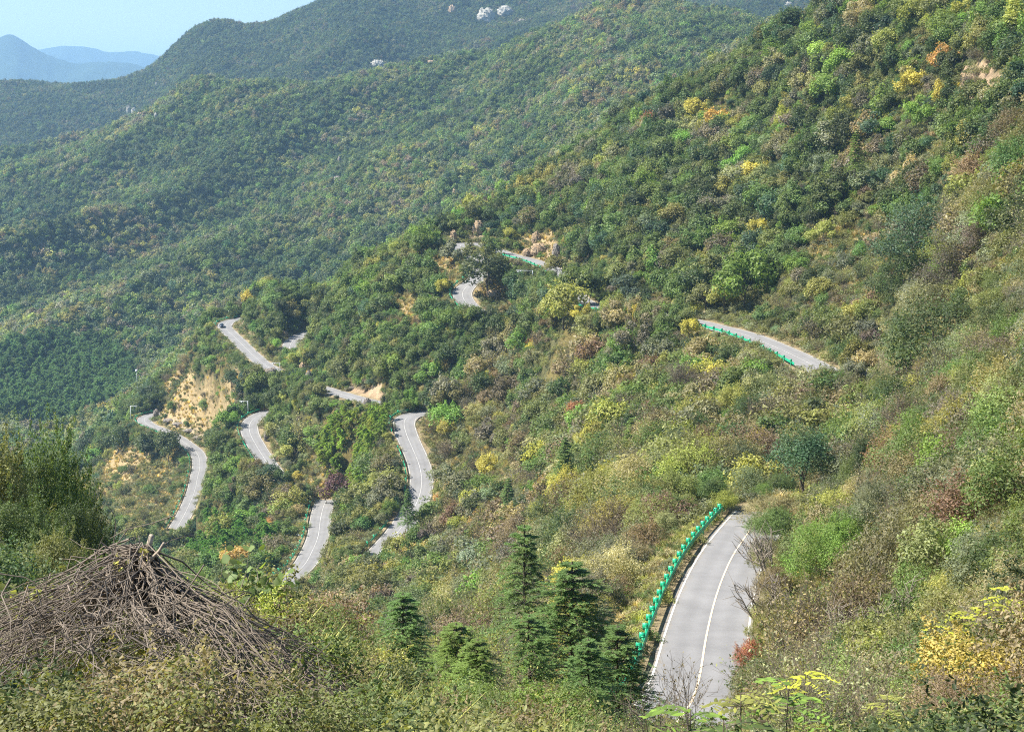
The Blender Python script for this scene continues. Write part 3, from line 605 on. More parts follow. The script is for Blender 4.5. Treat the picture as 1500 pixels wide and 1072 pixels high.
for q_, (uu, vv, yy) in enumerate([(248,615,622),(262,620,616),(276,630,606),(290,641,598)]):
    rock(uu+1, vv+1, yy, 22, 6, M_ROCKG, "grey rock wall above the lower road, %s from the leftmost hairpin" % ("first", "second", "third", "fourth")[q_], 40+q_)
# ------------------------------------------------------------------ foliage meshes
def unit(a): return a/(np.linalg.norm(a, axis=-1, keepdims=True)+1e-9)
def leaves(C, Nn, L, W, g, v, pointed=False, D=None, bend=0.0):
    """one small leaf face per centre C with normal Nn; returns V, F and per-face v"""
    n = len(C); r = g.normal(size=(n, 3)) if D is None else D+g.normal(size=(n, 3))*0.12
    Nn = unit(Nn); d = unit(r-Nn*(r*Nn).sum(1, keepdims=True)); s = np.cross(Nn, d)
    L = (L*g.uniform(0.7, 1.3, n))[:, None] if np.isscalar(L) else L[:, None]; W = L*W
    if pointed:       # six-cornered leaf folded at its midrib
        P = np.stack([C-d*L*0.5, C-d*L*0.15+s*W*0.5-Nn*W*0.16, C+d*L*0.22+s*W*0.4-Nn*(W*0.14+L*bend*0.4), C+d*L*0.5-Nn*L*bend, C+d*L*0.22-s*W*0.4-Nn*(W*0.14+L*bend*0.4), C-d*L*0.15-s*W*0.5-Nn*W*0.16], 1)
        V = P.reshape(-1, 3); i = np.arange(n)[:, None]*6
        Fq = np.concatenate([i+np.array([[0, 1, 2, 3]]), i+np.array([[0, 3, 4, 5]])]); v = np.concatenate([v, v])
    else:
        P = np.stack([C-d*L*0.5, C+s*W*0.5+d*L*0.05, C+d*L*0.5, C-s*W*0.5+d*L*0.05], 1)
        V = P.reshape(-1, 3); Fq = np.arange(n)[:, None]*4+np.array([[0, 1, 2, 3]])
    return V, Fq, v
def lumps(g, R, H, z0, nl, shape):
    """centres and radii of the leaf clusters that make up a crown"""
    C = []; 
    th = g.uniform(0, 2*math.pi, nl); ph = g.uniform(-0.35, 1.0, nl)**1.0
    rr = np.sqrt(np.clip(1-ph**2, 0, 1))*g.uniform(0.45, 0.85, nl)
    hz = z0+(H-z0)*(0.42+0.40*ph)
    if shape == 'cone': hz = z0+(H-z0)*g.uniform(0, 0.95, nl); rr = (1-(hz-z0)/(H-z0))**0.8*g.uniform(0.35, 0.85, nl)
    if shape == 'flat': rr = g.uniform(0.1, 0.95, nl); hz = z0+(H-z0)*(0.75-0.45*rr**2+g.normal(size=nl)*0.06)
    ex = g.uniform(0.8, 1.2, 2)
    C = np.stack([np.cos(th)*rr*R*ex[0], np.sin(th)*rr*R*ex[1], hz], 1)
    return C, R*g.uniform(0.26, 0.46, nl)
def crown_arrays(seed, R, H, z0, nl, n, L, W=0.55, shape='round', up=0.55, pointed=False, squash=0.8, gappy=0.0):
    g = np.random.default_rng(seed)
    LC, LR = lumps(g, R, H, z0, nl, shape)
    LV = g.uniform(0, 1, nl)
    k = g.choice(nl, n, p=LR**2/(LR**2).sum())
    d = unit(g.normal(size=(n, 3))+np.array([0, 0, 0.35])); rad = LR[k]*(0.55+0.5*g.uniform(0, 1, n)**0.6)
    C = LC[k]+d*rad[:, None]*np.array([1, 1, squash])
    ns = nl*3; sk = g.integers(0, nl, ns); sdn = unit(unit(LC[sk]-np.array([0, 0, z0+(H-z0)*0.25]))*0.9+g.normal(size=(ns, 3))*0.45+np.array([0, 0, 0.35])); sl_ = LR[sk]*g.uniform(0.35, 0.95, ns)
    sh = g.uniform(0, 1, n) < (0.09 if L > 0.25 else 0.18); q = g.integers(0, ns, n); tq = g.uniform(0, 1, n)[:, None]
    C = np.where(sh[:, None], LC[sk[q]]+sdn[q]*(LR[sk[q]][:, None]*0.75+sl_[q][:, None]*tq)+g.normal(size=(n, 3))*L*0.5, C)
    Nn = unit(d*0.7+np.array([0, 0, up])+g.normal(size=(n, 3))*0.42)
    keep = C[:, 2] > 0.05; C = C[keep]; Nn = Nn[keep]; kk = k[keep]
    v = np.clip(0.5*LV[kk]+0.5*g.uniform(0, 1, len(C))**1.2, 0, 1)
    return leaves(C, Nn, L, W, g, v, pointed), LC
def foliage_mesh(name, *parts):
    Vs = []; Fs = []; vs = []; o = 0; Fm = []
    for V, Fq, v in parts: Vs.append(V); Fs.append(Fq+o); vs.append(v); o += len(V)
    return mesh_arrays(name, np.concatenate(Vs), np.concatenate(Fs), [M_LEAF], attrs={'v': ('FACE', 'FLOAT', np.concatenate(vs))})
def branch(g, a, b, r0, r1, n=4, sag=0.06, sides=5):
    a = np.asarray(a, float); b = np.asarray(b, float); t = np.linspace(0, 1, n)[:, None]; L = np.linalg.norm(b-a)
    P = a+(b-a)*t+g.normal(size=(n, 3))*L*sag*np.sin(t*math.pi)
    return tube(P, np.linspace(r0, r1, n), sides, cap=False)
def trunk_mesh(name, g, LC, z0, r, nb=7):
    top = np.array([g.normal()*0.15, g.normal()*0.15, LC[:, 2].max()*0.72])
    parts = [branch(g, (0, 0, -0.9), top, r, r*0.35, 6, 0.03, 7)]
    for c in LC[g.choice(len(LC), min(nb, len(LC)), replace=False)]:
        s = top*g.uniform(0.35, 0.9); parts.append(branch(g, s, c, r*0.42, r*0.1, 4, 0.08, 5))
    return mesh_arrays(name, *join(parts), [M_BARK])
def twigs(g, n1, n2, n3, H, spread, r, sides=3):
    """many-stemmed dry shrub: stems, forks and twigs; also returns the twig tips"""
    parts = []; tips = []
    for _ in range(n1):
        th = g.uniform(0, 2*math.pi); rr = spread*g.uniform(0.15, 0.8)**0.8; b = np.array([math.cos(th)*rr, math.sin(th)*rr, H*g.uniform(0.5, 0.8)])
        a = b*np.array([.08, .08, 0])-np.array([0, 0, 0.1]); parts.append(branch(g, a, b, r, r*0.6, 4, 0.07, sides))
        for _ in range(n2):
            s = a+(b-a)*g.uniform(0.4, 1); d = unit((b-a)*0.6/np.linalg.norm(b-a)+g.normal(size=3)*0.45+np.array([0, 0, 0.25])); e = s+d*H*g.uniform(0.22, 0.45)
            parts.append(branch(g, s, e, r*0.55, r*0.3, 3, 0.08, sides))
            for _ in range(n3):
                s2 = s+(e-s)*g.uniform(0.3, 1); d2 = unit(d+g.normal(size=3)*0.6+np.array([0, 0, 0.15])); e2 = s2+d2*H*g.uniform(0.1, 0.25)
                parts.append(branch(g, s2, e2, r*0.32, r*0.18, 2, 0, sides)); tips.append(e2); tips.append((s2+e2)/2)
    return parts, np.array(tips)
def mixed_mesh(name, wood, fol, wm=None):
    """one mesh with woody tubes and leaf faces"""
    V, Fs = join(wood); mi = np.concatenate([np.zeros(len(f)) for f in Fs]); o = len(V)
    lv, lf, v = fol
    allF = {f.shape[1]: [f] for f in Fs}
    Fq = [allF[4][0], lf+o]+[allF[k][0] for k in allF if k != 4]
    Fq = [np.concatenate(Fq[:2])]+Fq[2:]
    nq = len(allF[4][0]); mi = np.concatenate([np.zeros(nq), np.ones(len(lf))]+[np.zeros(len(f)) for f in Fq[1:]])
    vv = np.concatenate([np.full(nq, 0.5), v]+[np.full(len(f), 0.5) for f in Fq[1:]])
    return mesh_arrays(name, np.concatenate([V, lv]), Fq, [wm or M_TWIG, M_LEAF], mi, attrs={'v': ('FACE', 'FLOAT', vv)})
def dry_mesh(name, seed, H, spread, n1, n2, n3, r, nleaf, L):
    g = np.random.default_rng(seed); parts, tips = twigs(g, n1, n2, n3, H, spread, r)
    C = tips[g.integers(0, len(tips), nleaf)]+g.normal(size=(nleaf, 3))*H*0.045
    return mixed_mesh(name, parts, leaves(C, g.normal(size=(nleaf, 3))+np.array([0, 0, 0.5]), L, 0.5, g, g.uniform(0, 1, nleaf)))
def shrub_mesh(name, seed, R, H, nl, n, L, W=0.5, pointed=False, stems=10, r=0.02, shape='round', up=0.5):
    (lv, lf, v), LC = crown_arrays(seed, R, H, H*0.12, nl, n, L, W, shape, up, pointed, 0.9)
    g = np.random.default_rng(seed+99)
    parts = [branch(g, (g.normal()*R*0.1, g.normal()*R*0.1, -0.3), c, r, r*0.3, 4, 0.06, 3) for c in LC[g.choice(len(LC), min(stems, len(LC)), replace=False)]]
    return mixed_mesh(name, parts, (lv, lf, v), M_BARK)
def conifer_parts(seed, H, R, whorls, per, sprays, needles, L):
    """fir: drooping whorled branches carrying rows of stiff narrow needles"""
    g = np.random.default_rng(seed); wood = [branch(g, (0, 0, -0.6), (0, 0, H), 0.10*H/5, 0.015, 6, 0.004, 6)]; Cs = []; Ns = []; Ds = []
    for i in range(whorls):
        f = i/(whorls-1); z = H*(0.10+0.88*f); bl = R*(1-f)**0.75*g.uniform(0.85, 1.1)+0.12
        for k in range(per):
            th = k*2*math.pi/per+i*1.3+g.normal()*0.25; o = np.array([math.cos(th), math.sin(th), 0.0]); q = bl*g.uniform(0.5, 1.25)
            t = np.linspace(0, 1, 5)[:, None]; rise = 0.35+0.35*f
            P = np.array([0, 0, z])+o*q*t+np.array([0, 0, 1])*(rise*q*t-0.62*q*t**2)
            wood.append(tube(P, np.linspace(0.02, 0.006, 5)*H/5, 3, False))
            for s in range(sprays):
                a = P[0]+(P[-1]-P[0])*0; u_ = g.uniform(0.15, 1.0); pa = np.array([np.interp(u_, t[:, 0], P[:, c]) for c in range(3)])
                side = np.array([-o[1], o[0], 0])*(1 if s % 2 else -1)
                dirn = unit(o*0.75+side*g.uniform(0.35, 0.9)+np.array([0, 0, g.uniform(-0.35, 0.15)])) if s < sprays-1 else unit(P[-1]-P[-2])
                ln = q*g.uniform(0.25, 0.42)*(1.2-u_*0.5)+0.08
                m = needles; tt = g.uniform(0, 1, m)[:, None]; c = pa+dirn*ln*tt
                nd = unit(dirn*0.75+np.cross(dirn, np.array([0, 0, 1.]))*np.where(np.arange(m) % 2, 1, -1)[:, None]*0.8+np.array([0, 0, 0.18]))
                Cs.append(c+nd*L*0.4); Ns.append(np.tile(np.array([[0, 0, 1.]]), (m, 1))+g.normal(size=(m, 3))*0.35); Ds.append(nd)
    C = np.concatenate(Cs); return wood, leaves(C, np.concatenate(Ns), L, 0.26, g, np.clip(g.normal(0.45, 0.22, len(C)), 0, 1), D=np.concatenate(Ds))
def bamboo_parts(seed, H, n, L):
    """bamboo plume: arching culm with layered drooping sprays of narrow leaves"""
    g = np.random.default_rng(seed); th = g.uniform(0, 6.28); o = np.array([math.cos(th), math.sin(th), 0]); lean = H*g.uniform(0.16, 0.3)
    t = np.linspace(0, 1, 12)[:, None]; P = o*lean*t**2.6+np.array([0, 0, 1])*H*(t-0.10*t**4); wood = [tube(P, np.linspace(0.05, 0.008, 12), 5, False)]
    C = []; D = []
    ns = 20
    for s in range(ns):
        u_ = 0.28+0.72*(s/ns)**0.8; pa = np.array([np.interp(u_, t[:, 0], P[:, c]) for c in range(3)]); a = g.uniform(0, 6.28); d = unit(np.array([math.cos(a), math.sin(a), 0.35])+o*0.5)
        ln = H*0.17*(1.15-0.75*abs(u_-0.55)); m = n//ns; tt = g.uniform(0.1, 1, m)[:, None]
        c = pa+d*ln*1.25*tt-np.array([0, 0, 1])*ln*0.7*tt**2+g.normal(size=(m, 3))*ln*0.09
        C.append(c); D.append(unit(d*0.6+np.array([0, 0, -0.65])+g.normal(size=(m, 3))*0.35))
    C = np.concatenate(C); D = np.concatenate(D)
    return wood, leaves(C, g.normal(size=C.shape)*0.5+np.array([0, 0, 1]), L, 0.24, g, g.uniform(0, 1, len(C)), D=D)
def grass_parts(seed, R, H, n, W):
    g = np.random.default_rng(seed); th = g.uniform(0, 6.28, n); r = R*0.35*np.sqrt(g.uniform(0, 1, n)); b = np.stack([np.cos(th)*r, np.sin(th)*r, np.full(n, -0.04)], 1)
    o = unit(np.stack([np.cos(th+g.normal(size=n)*0.7), np.sin(th+g.normal(size=n)*0.7), np.zeros(n)], 1)); h = H*g.uniform(0.5, 1.1, n)[:, None]; q = R*g.uniform(0.2, 1.0, n)[:, None]
    s = np.stack([-o[:, 1], o[:, 0], np.zeros(n)], 1)*W/2; z = np.array([[0, 0, 1.]])
    m1 = b+o*q*0.35+z*h*0.7; m2 = b+o*q+z*h*0.95
    V = np.stack([b-s, b+s, m1+s*0.8, m1-s*0.8, m2+s*0.15, m2-s*0.15], 1).reshape(-1, 3); i = np.arange(n)[:, None]*6
    return V, np.concatenate([i+np.array([[0, 1, 2, 3]]), i+np.array([[3, 2, 4, 5]])]), np.tile(g.uniform(0, 1, n), 2)

# libraries: (mesh, reference crown radius, reference height)
LIB = {}
LIB['far'] = [(foliage_mesh("tree_crown", crown_arrays(100+i, 3.6, 6.0, 0.4, 13, 380, 0.86, 0.62)[0]), 3.6, 6.0) for i in range(6)]
LIB['far_tall'] = [(foliage_mesh("tree_crown", crown_arrays(120+i, 2.6, 8.0, 0.6, 13, 330, 0.8, 0.6, 'cone')[0]), 2.6, 8.0) for i in range(2)]
def tree_variant(seed, R, H, z0, nl, n, L, shape='round', W=0.55, up=0.55):
    fol, LC = crown_arrays(seed, R, H, z0, nl, n, L, W, shape, up)
    g = np.random.default_rng(seed+5)
    return dict(crown=foliage_mesh("crown", fol), trunk=trunk_mesh("trunk", g, LC, z0, 0.11*R/2.5, 8), fol=fol, LC=LC, R=R, H=H)
LIB['mid'] = [tree_variant(200+i, 2.7, 4.9, 0.8, [15, 12, 18, 10, 15, 8][i], 2900, 0.33, ['round', 'round', 'flat', 'round', 'round', 'flat'][i]) for i in range(6)]
LIB['close'] = [tree_variant(250+i, 2.6, 4.8, 0.3, [30, 36][i], 33000, 0.108, 'round', 0.45) for i in range(2)]
LIB['near'] = [tree_variant(230+i, 2.6, 4.8, 0.6, [40, 34, 46, 30][i], 9000, 0.165, ['round', 'flat', 'round', 'round'][i], 0.45) for i in range(4)]
def merged_tree(tv):
    V, Fs = join([(np.zeros((0, 3)), np.zeros((0, 4), int))]) if False else (None, None)
    g = np.random.default_rng(3); top = tv['LC'][:, 2].max()*0.7
    return mixed_mesh("forest_tree", [branch(g, (0, 0, -0.9), (0, 0, top), 0.12, 0.04, 4, 0.02, 5)], tv['fol'], M_BARK)
LIB['mid_stuff'] = [(merged_tree(t_), t_['R'], t_['H']) for t_ in LIB['mid']]
LIB['shrub_mid'] = [(shrub_mesh("shrub", 300+i, 1.6, 2.3, 18, 1700, 0.215, shape=['round', 'flat'][i % 2]), 1.6, 2.3) for i in range(5)]
LIB['shrub_near'] = [(shrub_mesh("shrub", 320+i, 1.3, 1.9, 26, 5200, 0.098, [0.5, 0.35, 0.6, 0.45, 0.3][i], shape=['round', 'round', 'flat', 'round', 'flat'][i]), 1.3, 1.9) for i in range(5)]
LIB['shrub_fg'] = [(shrub_mesh("leafy_shrub", 340+i, 0.55, 0.85, [16, 12, 20, 14, 12][i], [6000, 5000, 7500, 4600, 5600][i], [0.025, 0.030, 0.021, 0.036, 0.028][i], [0.45, 0.5, 0.35, 0.26, 0.5][i], True, 26, 0.004, up=0.25), 0.55, 0.85) for i in range(5)]
LIB['dry_mid'] = [(dry_mesh("dry_shrub", 400+i, 2.4, 1.5, 14, 6, 4, 0.022, 900, 0.15), 1.5, 2.4) for i in range(4)]
LIB['dry_near'] = [(dry_mesh("dry_shrub", 420+i, 2.0, 1.2, 18, 7, 6, 0.012, 2200, 0.07), 1.2, 2.0) for i in range(4)]
LIB['dry_fg'] = [(dry_mesh("dry_shrub", 440+i, 1.1, 0.7, 22, 7, 6, 0.0045, 2200, 0.032), 0.7, 1.1) for i in range(3)]
LIB['grass_near'] = [(foliage_mesh("grass_clump", grass_parts(460+i, 0.55, 0.75, 90, 0.035)), 0.55, 0.75) for i in range(3)]
LIB['grass_fg'] = [(foliage_mesh("grass_clump", grass_parts(470+i, 0.35, 0.5, 110, 0.010)), 0.35, 0.5) for i in range(3)]
LIB['low_mid'] = [(foliage_mesh("low_scrub", crown_arrays(480+i, 1.1, 0.9, 0.0, 9, 420, 0.20, 0.5, 'flat')[0]), 1.1, 0.9) for i in range(4)]
LIB['low_fg'] = [(foliage_mesh("ground_leaves", crown_arrays(490+i, 0.6, 0.30, 0.0, 10, 2600, 0.028, 0.5, 'flat', pointed=True)[0]), 0.6, 0.35) for i in range(3)]

# ------------------------------------------------------------------ colours of the season (base colours of leaves)
TINT = {'dark green': (0.058, 0.084, 0.032), 'green': (0.096, 0.140, 0.042), 'deep blue green': (0.050, 0.088, 0.050), 'bright green': (0.130, 0.205, 0.042), 'olive': (0.150, 0.158, 0.060),
 'yellow green': (0.225, 0.235, 0.065), 'yellow': (0.36, 0.33, 0.075), 'orange': (0.38, 0.24, 0.090), 'rust red': (0.25, 0.115, 0.065), 'brown': (0.160, 0.128, 0.072),
 'mauve brown': (0.135, 0.118, 0.088), 'tan': (0.235, 0.212, 0.115), 'straw': (0.40, 0.32, 0.17), 'grey green': (0.145, 0.160, 0.098), 'purple': (0.090, 0.048, 0.055)}
TN = list(TINT); TV = np.array([TINT[k] for k in TN])
MIX = {
 'far': [('dark green', 20), ('deep blue green', 10), ('green', 40), ('olive', 11), ('mauve brown', 4), ('grey green', 10), ('yellow green', 3), ('brown', 2)],
 'spur': [('green', 44), ('dark green', 18), ('deep blue green', 6), ('olive', 13), ('bright green', 11), ('yellow green', 5), ('mauve brown', 2), ('yellow', 0.25), ('brown', 0.6)],
 'hill': [('green', 28), ('dark green', 26), ('deep blue green', 6), ('olive', 14), ('bright green', 6), ('grey green', 7), ('yellow green', 5), ('mauve brown', 4), ('tan', 2.5), ('yellow', 0.3), ('rust red', 0.05)],
 'valley': [('green', 17), ('olive', 22), ('grey green', 15), ('yellow green', 10), ('bright green', 4), ('dark green', 8), ('mauve brown', 6), ('brown', 8), ('tan', 11), ('yellow', 1.1), ('rust red', 0.1), ('orange', 0.15)],
 'right': [('dark green', 16), ('green', 22), ('olive', 19), ('grey green', 12), ('tan', 8), ('bright green', 5), ('brown', 6), ('mauve brown', 6), ('yellow green', 7)],
 'left': [('green', 32), ('olive', 26), ('yellow green', 12), ('dark green', 20), ('grey green', 8), ('brown', 2)],
 'fgl': [('yellow green', 20), ('olive', 22), ('green', 26), ('bright green', 9), ('yellow', 2), ('brown', 7), ('dark green', 17)],
 'fgr': [('olive', 26), ('tan', 13), ('yellow green', 13), ('green', 18), ('brown', 12), ('grey green', 10), ('dark green', 8)],
}
def pick_tint(zone, X, Y, wl):
    """colour index per plant: clumped, because the same species grows together"""
    out = np.zeros(len(X), int)
    s1 = fbm(X, Y, wl, 3, 61); rk = (np.argsort(np.argsort(s1))/max(1, len(s1)-1)) if len(s1) else s1
    for z in set(zone):
        m = zone == z; mix = MIX[z]; p = np.array([b for _, b in mix], float); p /= p.sum(); cum = np.cumsum(p)
        q = (vnoise(X[m]/wl, Y[m]/wl, 71)*1.7+vnoise(X[m]/wl*2.6, Y[m]/wl*2.6, 72)*1.3+rng.uniform(-1, 1, m.sum())*1.5)
        q = (np.argsort(np.argsort(q))/max(1, m.sum()-1))*0.9999
        k = np.searchsorted(cum, q)
        # spread the order so that neighbours in rank are not always the same pair
        out[m] = np.array([TN.index(a) for a, _ in mix])[np.clip(k, 0, len(mix)-1)]
    return out

# ------------------------------------------------------------------ where plants can stand
TT_ = GZ/GY; HM = np.maximum.accumulate(TT_, axis=0)
def seen_over_land(X, Y, z, h):
    r = np.interp(Y, rows, np.arange(len(rows))).astype(int)-1; c = np.clip(np.round(np.interp(X/Y, aa, np.arange(len(aa)))).astype(int), 0, len(aa)-1)
    return (z+h)/Y > HM[np.clip(r, 0, len(rows)-1), c]-0.004-1.0/Y*0.5
VIS = [('foreground', (985,1062), (1112,756)), ('straight', (1203,543), (1050,480)), ('straight', (766,379), (741,372)), ('straight', (694,357), (692,376)), ('straight', (700,406), (686,447)), ('straight', (905,457), (876,452)),
 ('upper bend', (441,490), (424,506)), ('hilltop', (345,468), (394,538)), ('hilltop', (500,578), (545,589)), ('hilltop', (612,604), (616,732)), ('hilltop', (582,778), (556,808)), ('signboard', (426,846), (477,735)), ('straight', (815,398), (778,382)),
 ('middle bend', (389,674), (380,607)), ('lower', (228,606), (262,768))]
S_ = []
for nm, a, b in VIS:
    r = ROADS[nm]; u, v, d = proj(r['C']); i0 = int(np.hypot(u-a[0], v-a[1]).argmin()); i1 = int(np.hypot(u-b[0], v-b[1]).argmin())
    if i0 > i1: i0, i1 = i1, i0
    for off in (-0.85, -0.45, 0, 0.45, 0.85, ):
        if a[0] in (582, 815, 905): continue
        S_.append(r['C'][i0:i1+1]+r['N'][i0:i1+1]*r['w']/2*off)
    if nm == 'foreground' and a[0] == 985: 
        for q in (0.15, 0.5, 0.95): S_.append(r['C'][i0:i1+1]+r['N'][i0:i1+1]*4.0+np.array([0, 0, q])); S_.append(r['C'][i0:i1+1]+r['N'][i0:i1+1]*4.3+np.array([0, 0, q]))
    elif nm != 'upper bend':
        sd = 1 if nm in ('straight', 'middle bend', 'signboard') else -1
        if nm == 'straight' and a[0] in (694, 700): sd = -1
        S_.append(r['C'][i0:i1+1]+r['N'][i0:i1+1]*sd*(r['w']/2+0.8)+np.array([0, 0, 0.5]))
S_ = np.concatenate(S_); S_ = S_[::2]; su, sv, sd_ = proj(S_); m_ = ~((S_[:, 1] < 170) & (su > 1094)); S_ = S_[m_]; su = su[m_]; sv = sv[m_]
SY = S_[:, 1]
# poles, the sign, the car and named rocks stay in view too
KEEP = []
for o in list(COL.objects):
    if o.parent is None and o.get('category') in ('camera pole', 'marker pole', 'mirror pole', 'signboard', 'car'):
        zz = np.linspace(2.0, 6.0, 5) if 'pole' in o['category'] else (np.linspace(2, 5, 4) if o['category'] == 'signboard' else np.array([0.3, 1.2]))
        for z in zz: KEEP.append((o.location.x, o.location.y, o.location.z+z))
    if o.get('category') == 'rock':
        for dx in (-0.5, 0, 0.5): KEEP.append((o.location.x+dx*o.dimensions.x*0.5, o.location.y, o.location.z+0.25*o.dimensions.z))
ku, kv, _ = proj(np.array(KEEP)); KY = np.array(KEEP)[:, 1]
su = np.concatenate([su, ku]); sv = np.concatenate([sv, kv]); SY = np.concatenate([SY, KY])
def blocks_view(X, Y, z, R, H):
    ub, vb, _ = proj(np.stack([X, Y, z], 1)); ut, vt, _ = proj(np.stack([X, Y, z+H*0.97], 1)); w_ = R*F/Y*0.80
    out = np.zeros(len(X), bool)
    for s in range(0, len(X), 4000):
        k = slice(s, s+4000)
        m = (Y[k, None] < SY[None]-0.8) & (np.abs(ub[k, None]-su[None]) < w_[k, None]) & (vt[k, None] < sv[None]) & (vb[k, None]+R[k, None]*F/Y[k, None]*0.2 > sv[None])
        out[k] = m.any(1)
    return out
def scatter(y0, y1, sp, umin, umax, seed, jit=0.42):
    g = np.random.default_rng(seed); amin = (umin-PW/2)/F*1.03; amax = (umax-PW/2)/F*1.03
    xs = np.arange(min(amin*y1, amin*y0), max(amax*y1, amax*y0), sp); ys = np.arange(y0, y1, sp*0.87)
    X, Y = np.meshgrid(xs, ys); X = X+((np.arange(len(ys)) % 2)*sp/2)[:, None]
    X = (X+g.uniform(-jit, jit, X.shape)*sp).ravel(); Y = (Y+g.uniform(-jit, jit, Y.shape)*sp).ravel()
    m = (X/Y > amin) & (X/Y < amax) & (Y >= y0) & (Y < y1); X = X[m]; Y = Y[m]
    z = ground_at(X, Y); return X, Y, z
PL = dict(X=[], Y=[], z=[], R=[], H=[], kind=[], tint=[])          # every plant
def add_plants(X, Y, z, R, H, kind, tint):
    for k, v in zip(('X', 'Y', 'z', 'R', 'H', 'kind', 'tint'), (X, Y, z, R, H, kind, tint)): PL[k].append(v)
g0 = np.random.default_rng(5)
fr_ = ROADS['foreground']; RP = fr_['C']+fr_['N']*(fr_['w']/2+1.6); RP = RP[np.argsort(RP[:, 1])]; FGY = RP[:, 1]; FGX = RP[:, 0]      # strip kept open behind the near guardrail
def layer(y0, y1, sp, rlo, rhi, umin, umax, seed, zonef, kindf, hf, wl, road_gap=1.0, straw_keep=0.3, dry_keep=0.7, thin=1.0, steep=0):
    X, Y, z = scatter(y0, y1, sp, umin, umax, seed); n = len(X)
    R = g0.uniform(0, 1, n)**1.3*(rhi-rlo)+rlo
    m = seen_over_land(X, Y, z, R*2+2)
    if steep: m &= slope_at(X, Y) > steep
    X, Y, z, R = X[m], Y[m], z[m], R[m]
    u, v, d = proj(np.stack([X, Y, z], 1))
    zone = zonef(u, v, X, Y); kind = kindf(u, v, X, Y, zone)
    W = patch_w(u, v, Y, X, Y); rnd = g0.uniform(0, 1, len(X))
    open_ = np.maximum.reduce([W['straw'], W['soil'], W['pale']]); dry = W['dry']
    keep = (rnd < 1-open_*(1-straw_keep)) & (rnd < 1-dry*(1-dry_keep)) & (W['verge'] < 0.5) & (rnd < thin)
    kind = np.where((dry > 0.5) & (g0.uniform(0, 1, len(X)) < 0.7), np.where(g0.uniform(0, 1, len(X)) < 0.5, 'shrub', 'dry_shrub'), kind)
    kind = np.where(open_ > 0.3, np.where(g0.uniform(0, 1, len(X)) < 0.5, 'shrub', 'dry_shrub'), kind)
    R = np.where((open_ > 0.3) | (dry > 0.5), R*0.62, R)
    if y0 < 700:
        D, Hh = road_near(X, Y, 12); keep &= D > road_gap+0.8+R*0.6; keep &= ~((np.abs(X-np.interp(Y, FGY, FGX)) < 2.2+R*0.8) & (Y < 175) & (Y > 62))
    H = hf(R, kind)
    keep &= ~blocks_view(X, Y, z, R, H)
    X, Y, z, R, H, zone, kind = [a[keep] for a in (X, Y, z, R, H, zone, kind)]
    t = pick_tint(zone, X, Y, wl)
    dk = np.isin(kind, ['dry_shrub'])
    t = np.where(dk & ~np.isin(t, [TN.index(q) for q in ('tan', 'brown', 'mauve brown', 'straw', 'rust red', 'olive')]), g0.choice([TN.index('tan'), TN.index('brown'), TN.index('mauve brown'), TN.index('olive')], len(t)), t)
    add_plants(X, Y, z, R, H, kind, t)
zs = lambda name: (lambda u, v, X, Y: np.full(len(u), name, dtype='<U8'))
def zone_mid(u, v, X, Y):
    z = np.full(len(u), 'spur', dtype='<U8')
    z[(u > 830) & (v < 470)] = 'hill'
    edge = fbm(X, Y, 40, 3, 91)*40
    z[(v+edge > 470+0.10*(900-u)*(u < 900)) & (u > 640) & (Y < 430)] = 'valley'
    z[(u <= 640) & (u > 400) & (Y < 345)] = 'valley'
    z[(u > 1110) & (v > 330) & (Y < 330)] = 'right'; z[(u > 1350) & (Y < 240)] = 'right'
    z[(u < 640) & (v > 610) & (u > 380) & (Y < 480) & (fbm(X, Y, 18, 2, 93) > -0.1)] = 'valley'
    z[(u < 300) & (Y < 110)] = 'left'
    return z
def kind_mid(u, v, X, Y, zone):
    r = g0.uniform(0, 1, len(u)); k = np.full(len(u), 'tree', dtype='<U9')
    va = np.isin(zone, ['valley']); ri = zone == 'right'
    k[va & (r < 0.45)] = 'shrub'; k[va & (r > 0.86)] = 'dry_shrub'
    k[ri & (r < 0.50)] = 'shrub'; k[ri & (r > 0.82)] = 'dry_shrub'
    return k
def h_mid(R, kind): return np.where(kind == 'tree', R*1.75, np.where(kind == 'shrub', R*1.44, R*1.6))
layer(700, 2100, 6.0, 2.8, 5.4, -160, 1320, 21, zs('far'), lambda u, v, X, Y, z: np.full(len(u), 'far', dtype='<U9'), lambda R, k: R*1.67, 70, straw_keep=0.2)
layer(2100, 3350, 7.2, 3.4, 5.6, -160, 1400, 22, zs('far'), lambda u, v, X, Y, z: np.full(len(u), 'far', dtype='<U9'), lambda R, k: R*1.67, 120)
layer(330, 700, 4.6, 2.3, 5.3, -160, 1660, 23, zone_mid, kind_mid, h_mid, 16, road_gap=0.5)
layer(150, 330, 3.1, 1.3, 4.4, -160, 1680, 24, zone_mid, kind_mid, h_mid, 9, road_gap=0.4)
layer(62, 150, 1.9, 0.8, 2.9, -160, 1700, 25, zone_mid, kind_mid, h_mid, 6, road_gap=0.5)
STEEP = np.hypot(np.gradient(GZ, axis=0)/np.gradient(GY, axis=0), np.gradient(GZ, axis=1)/np.maximum(np.gradient(GX, axis=1), 1e-3))
def slope_at(X, Y):
    r = np.clip(np.interp(Y, rows, np.arange(len(rows))).astype(int), 0, len(rows)-1); k = np.clip(np.interp(X/Y, aa, np.arange(len(aa))).astype(int), 0, len(aa)-1); return STEEP[r, k]
layer(330, 700, 1.9, 1.0, 2.2, -100, 1640, 29, zone_mid, lambda u, v, X, Y, z: np.where(g0.uniform(0, 1, len(u)) < 0.35, 'tree', 'shrub'), h_mid, 12, road_gap=0.3, steep=0.85)
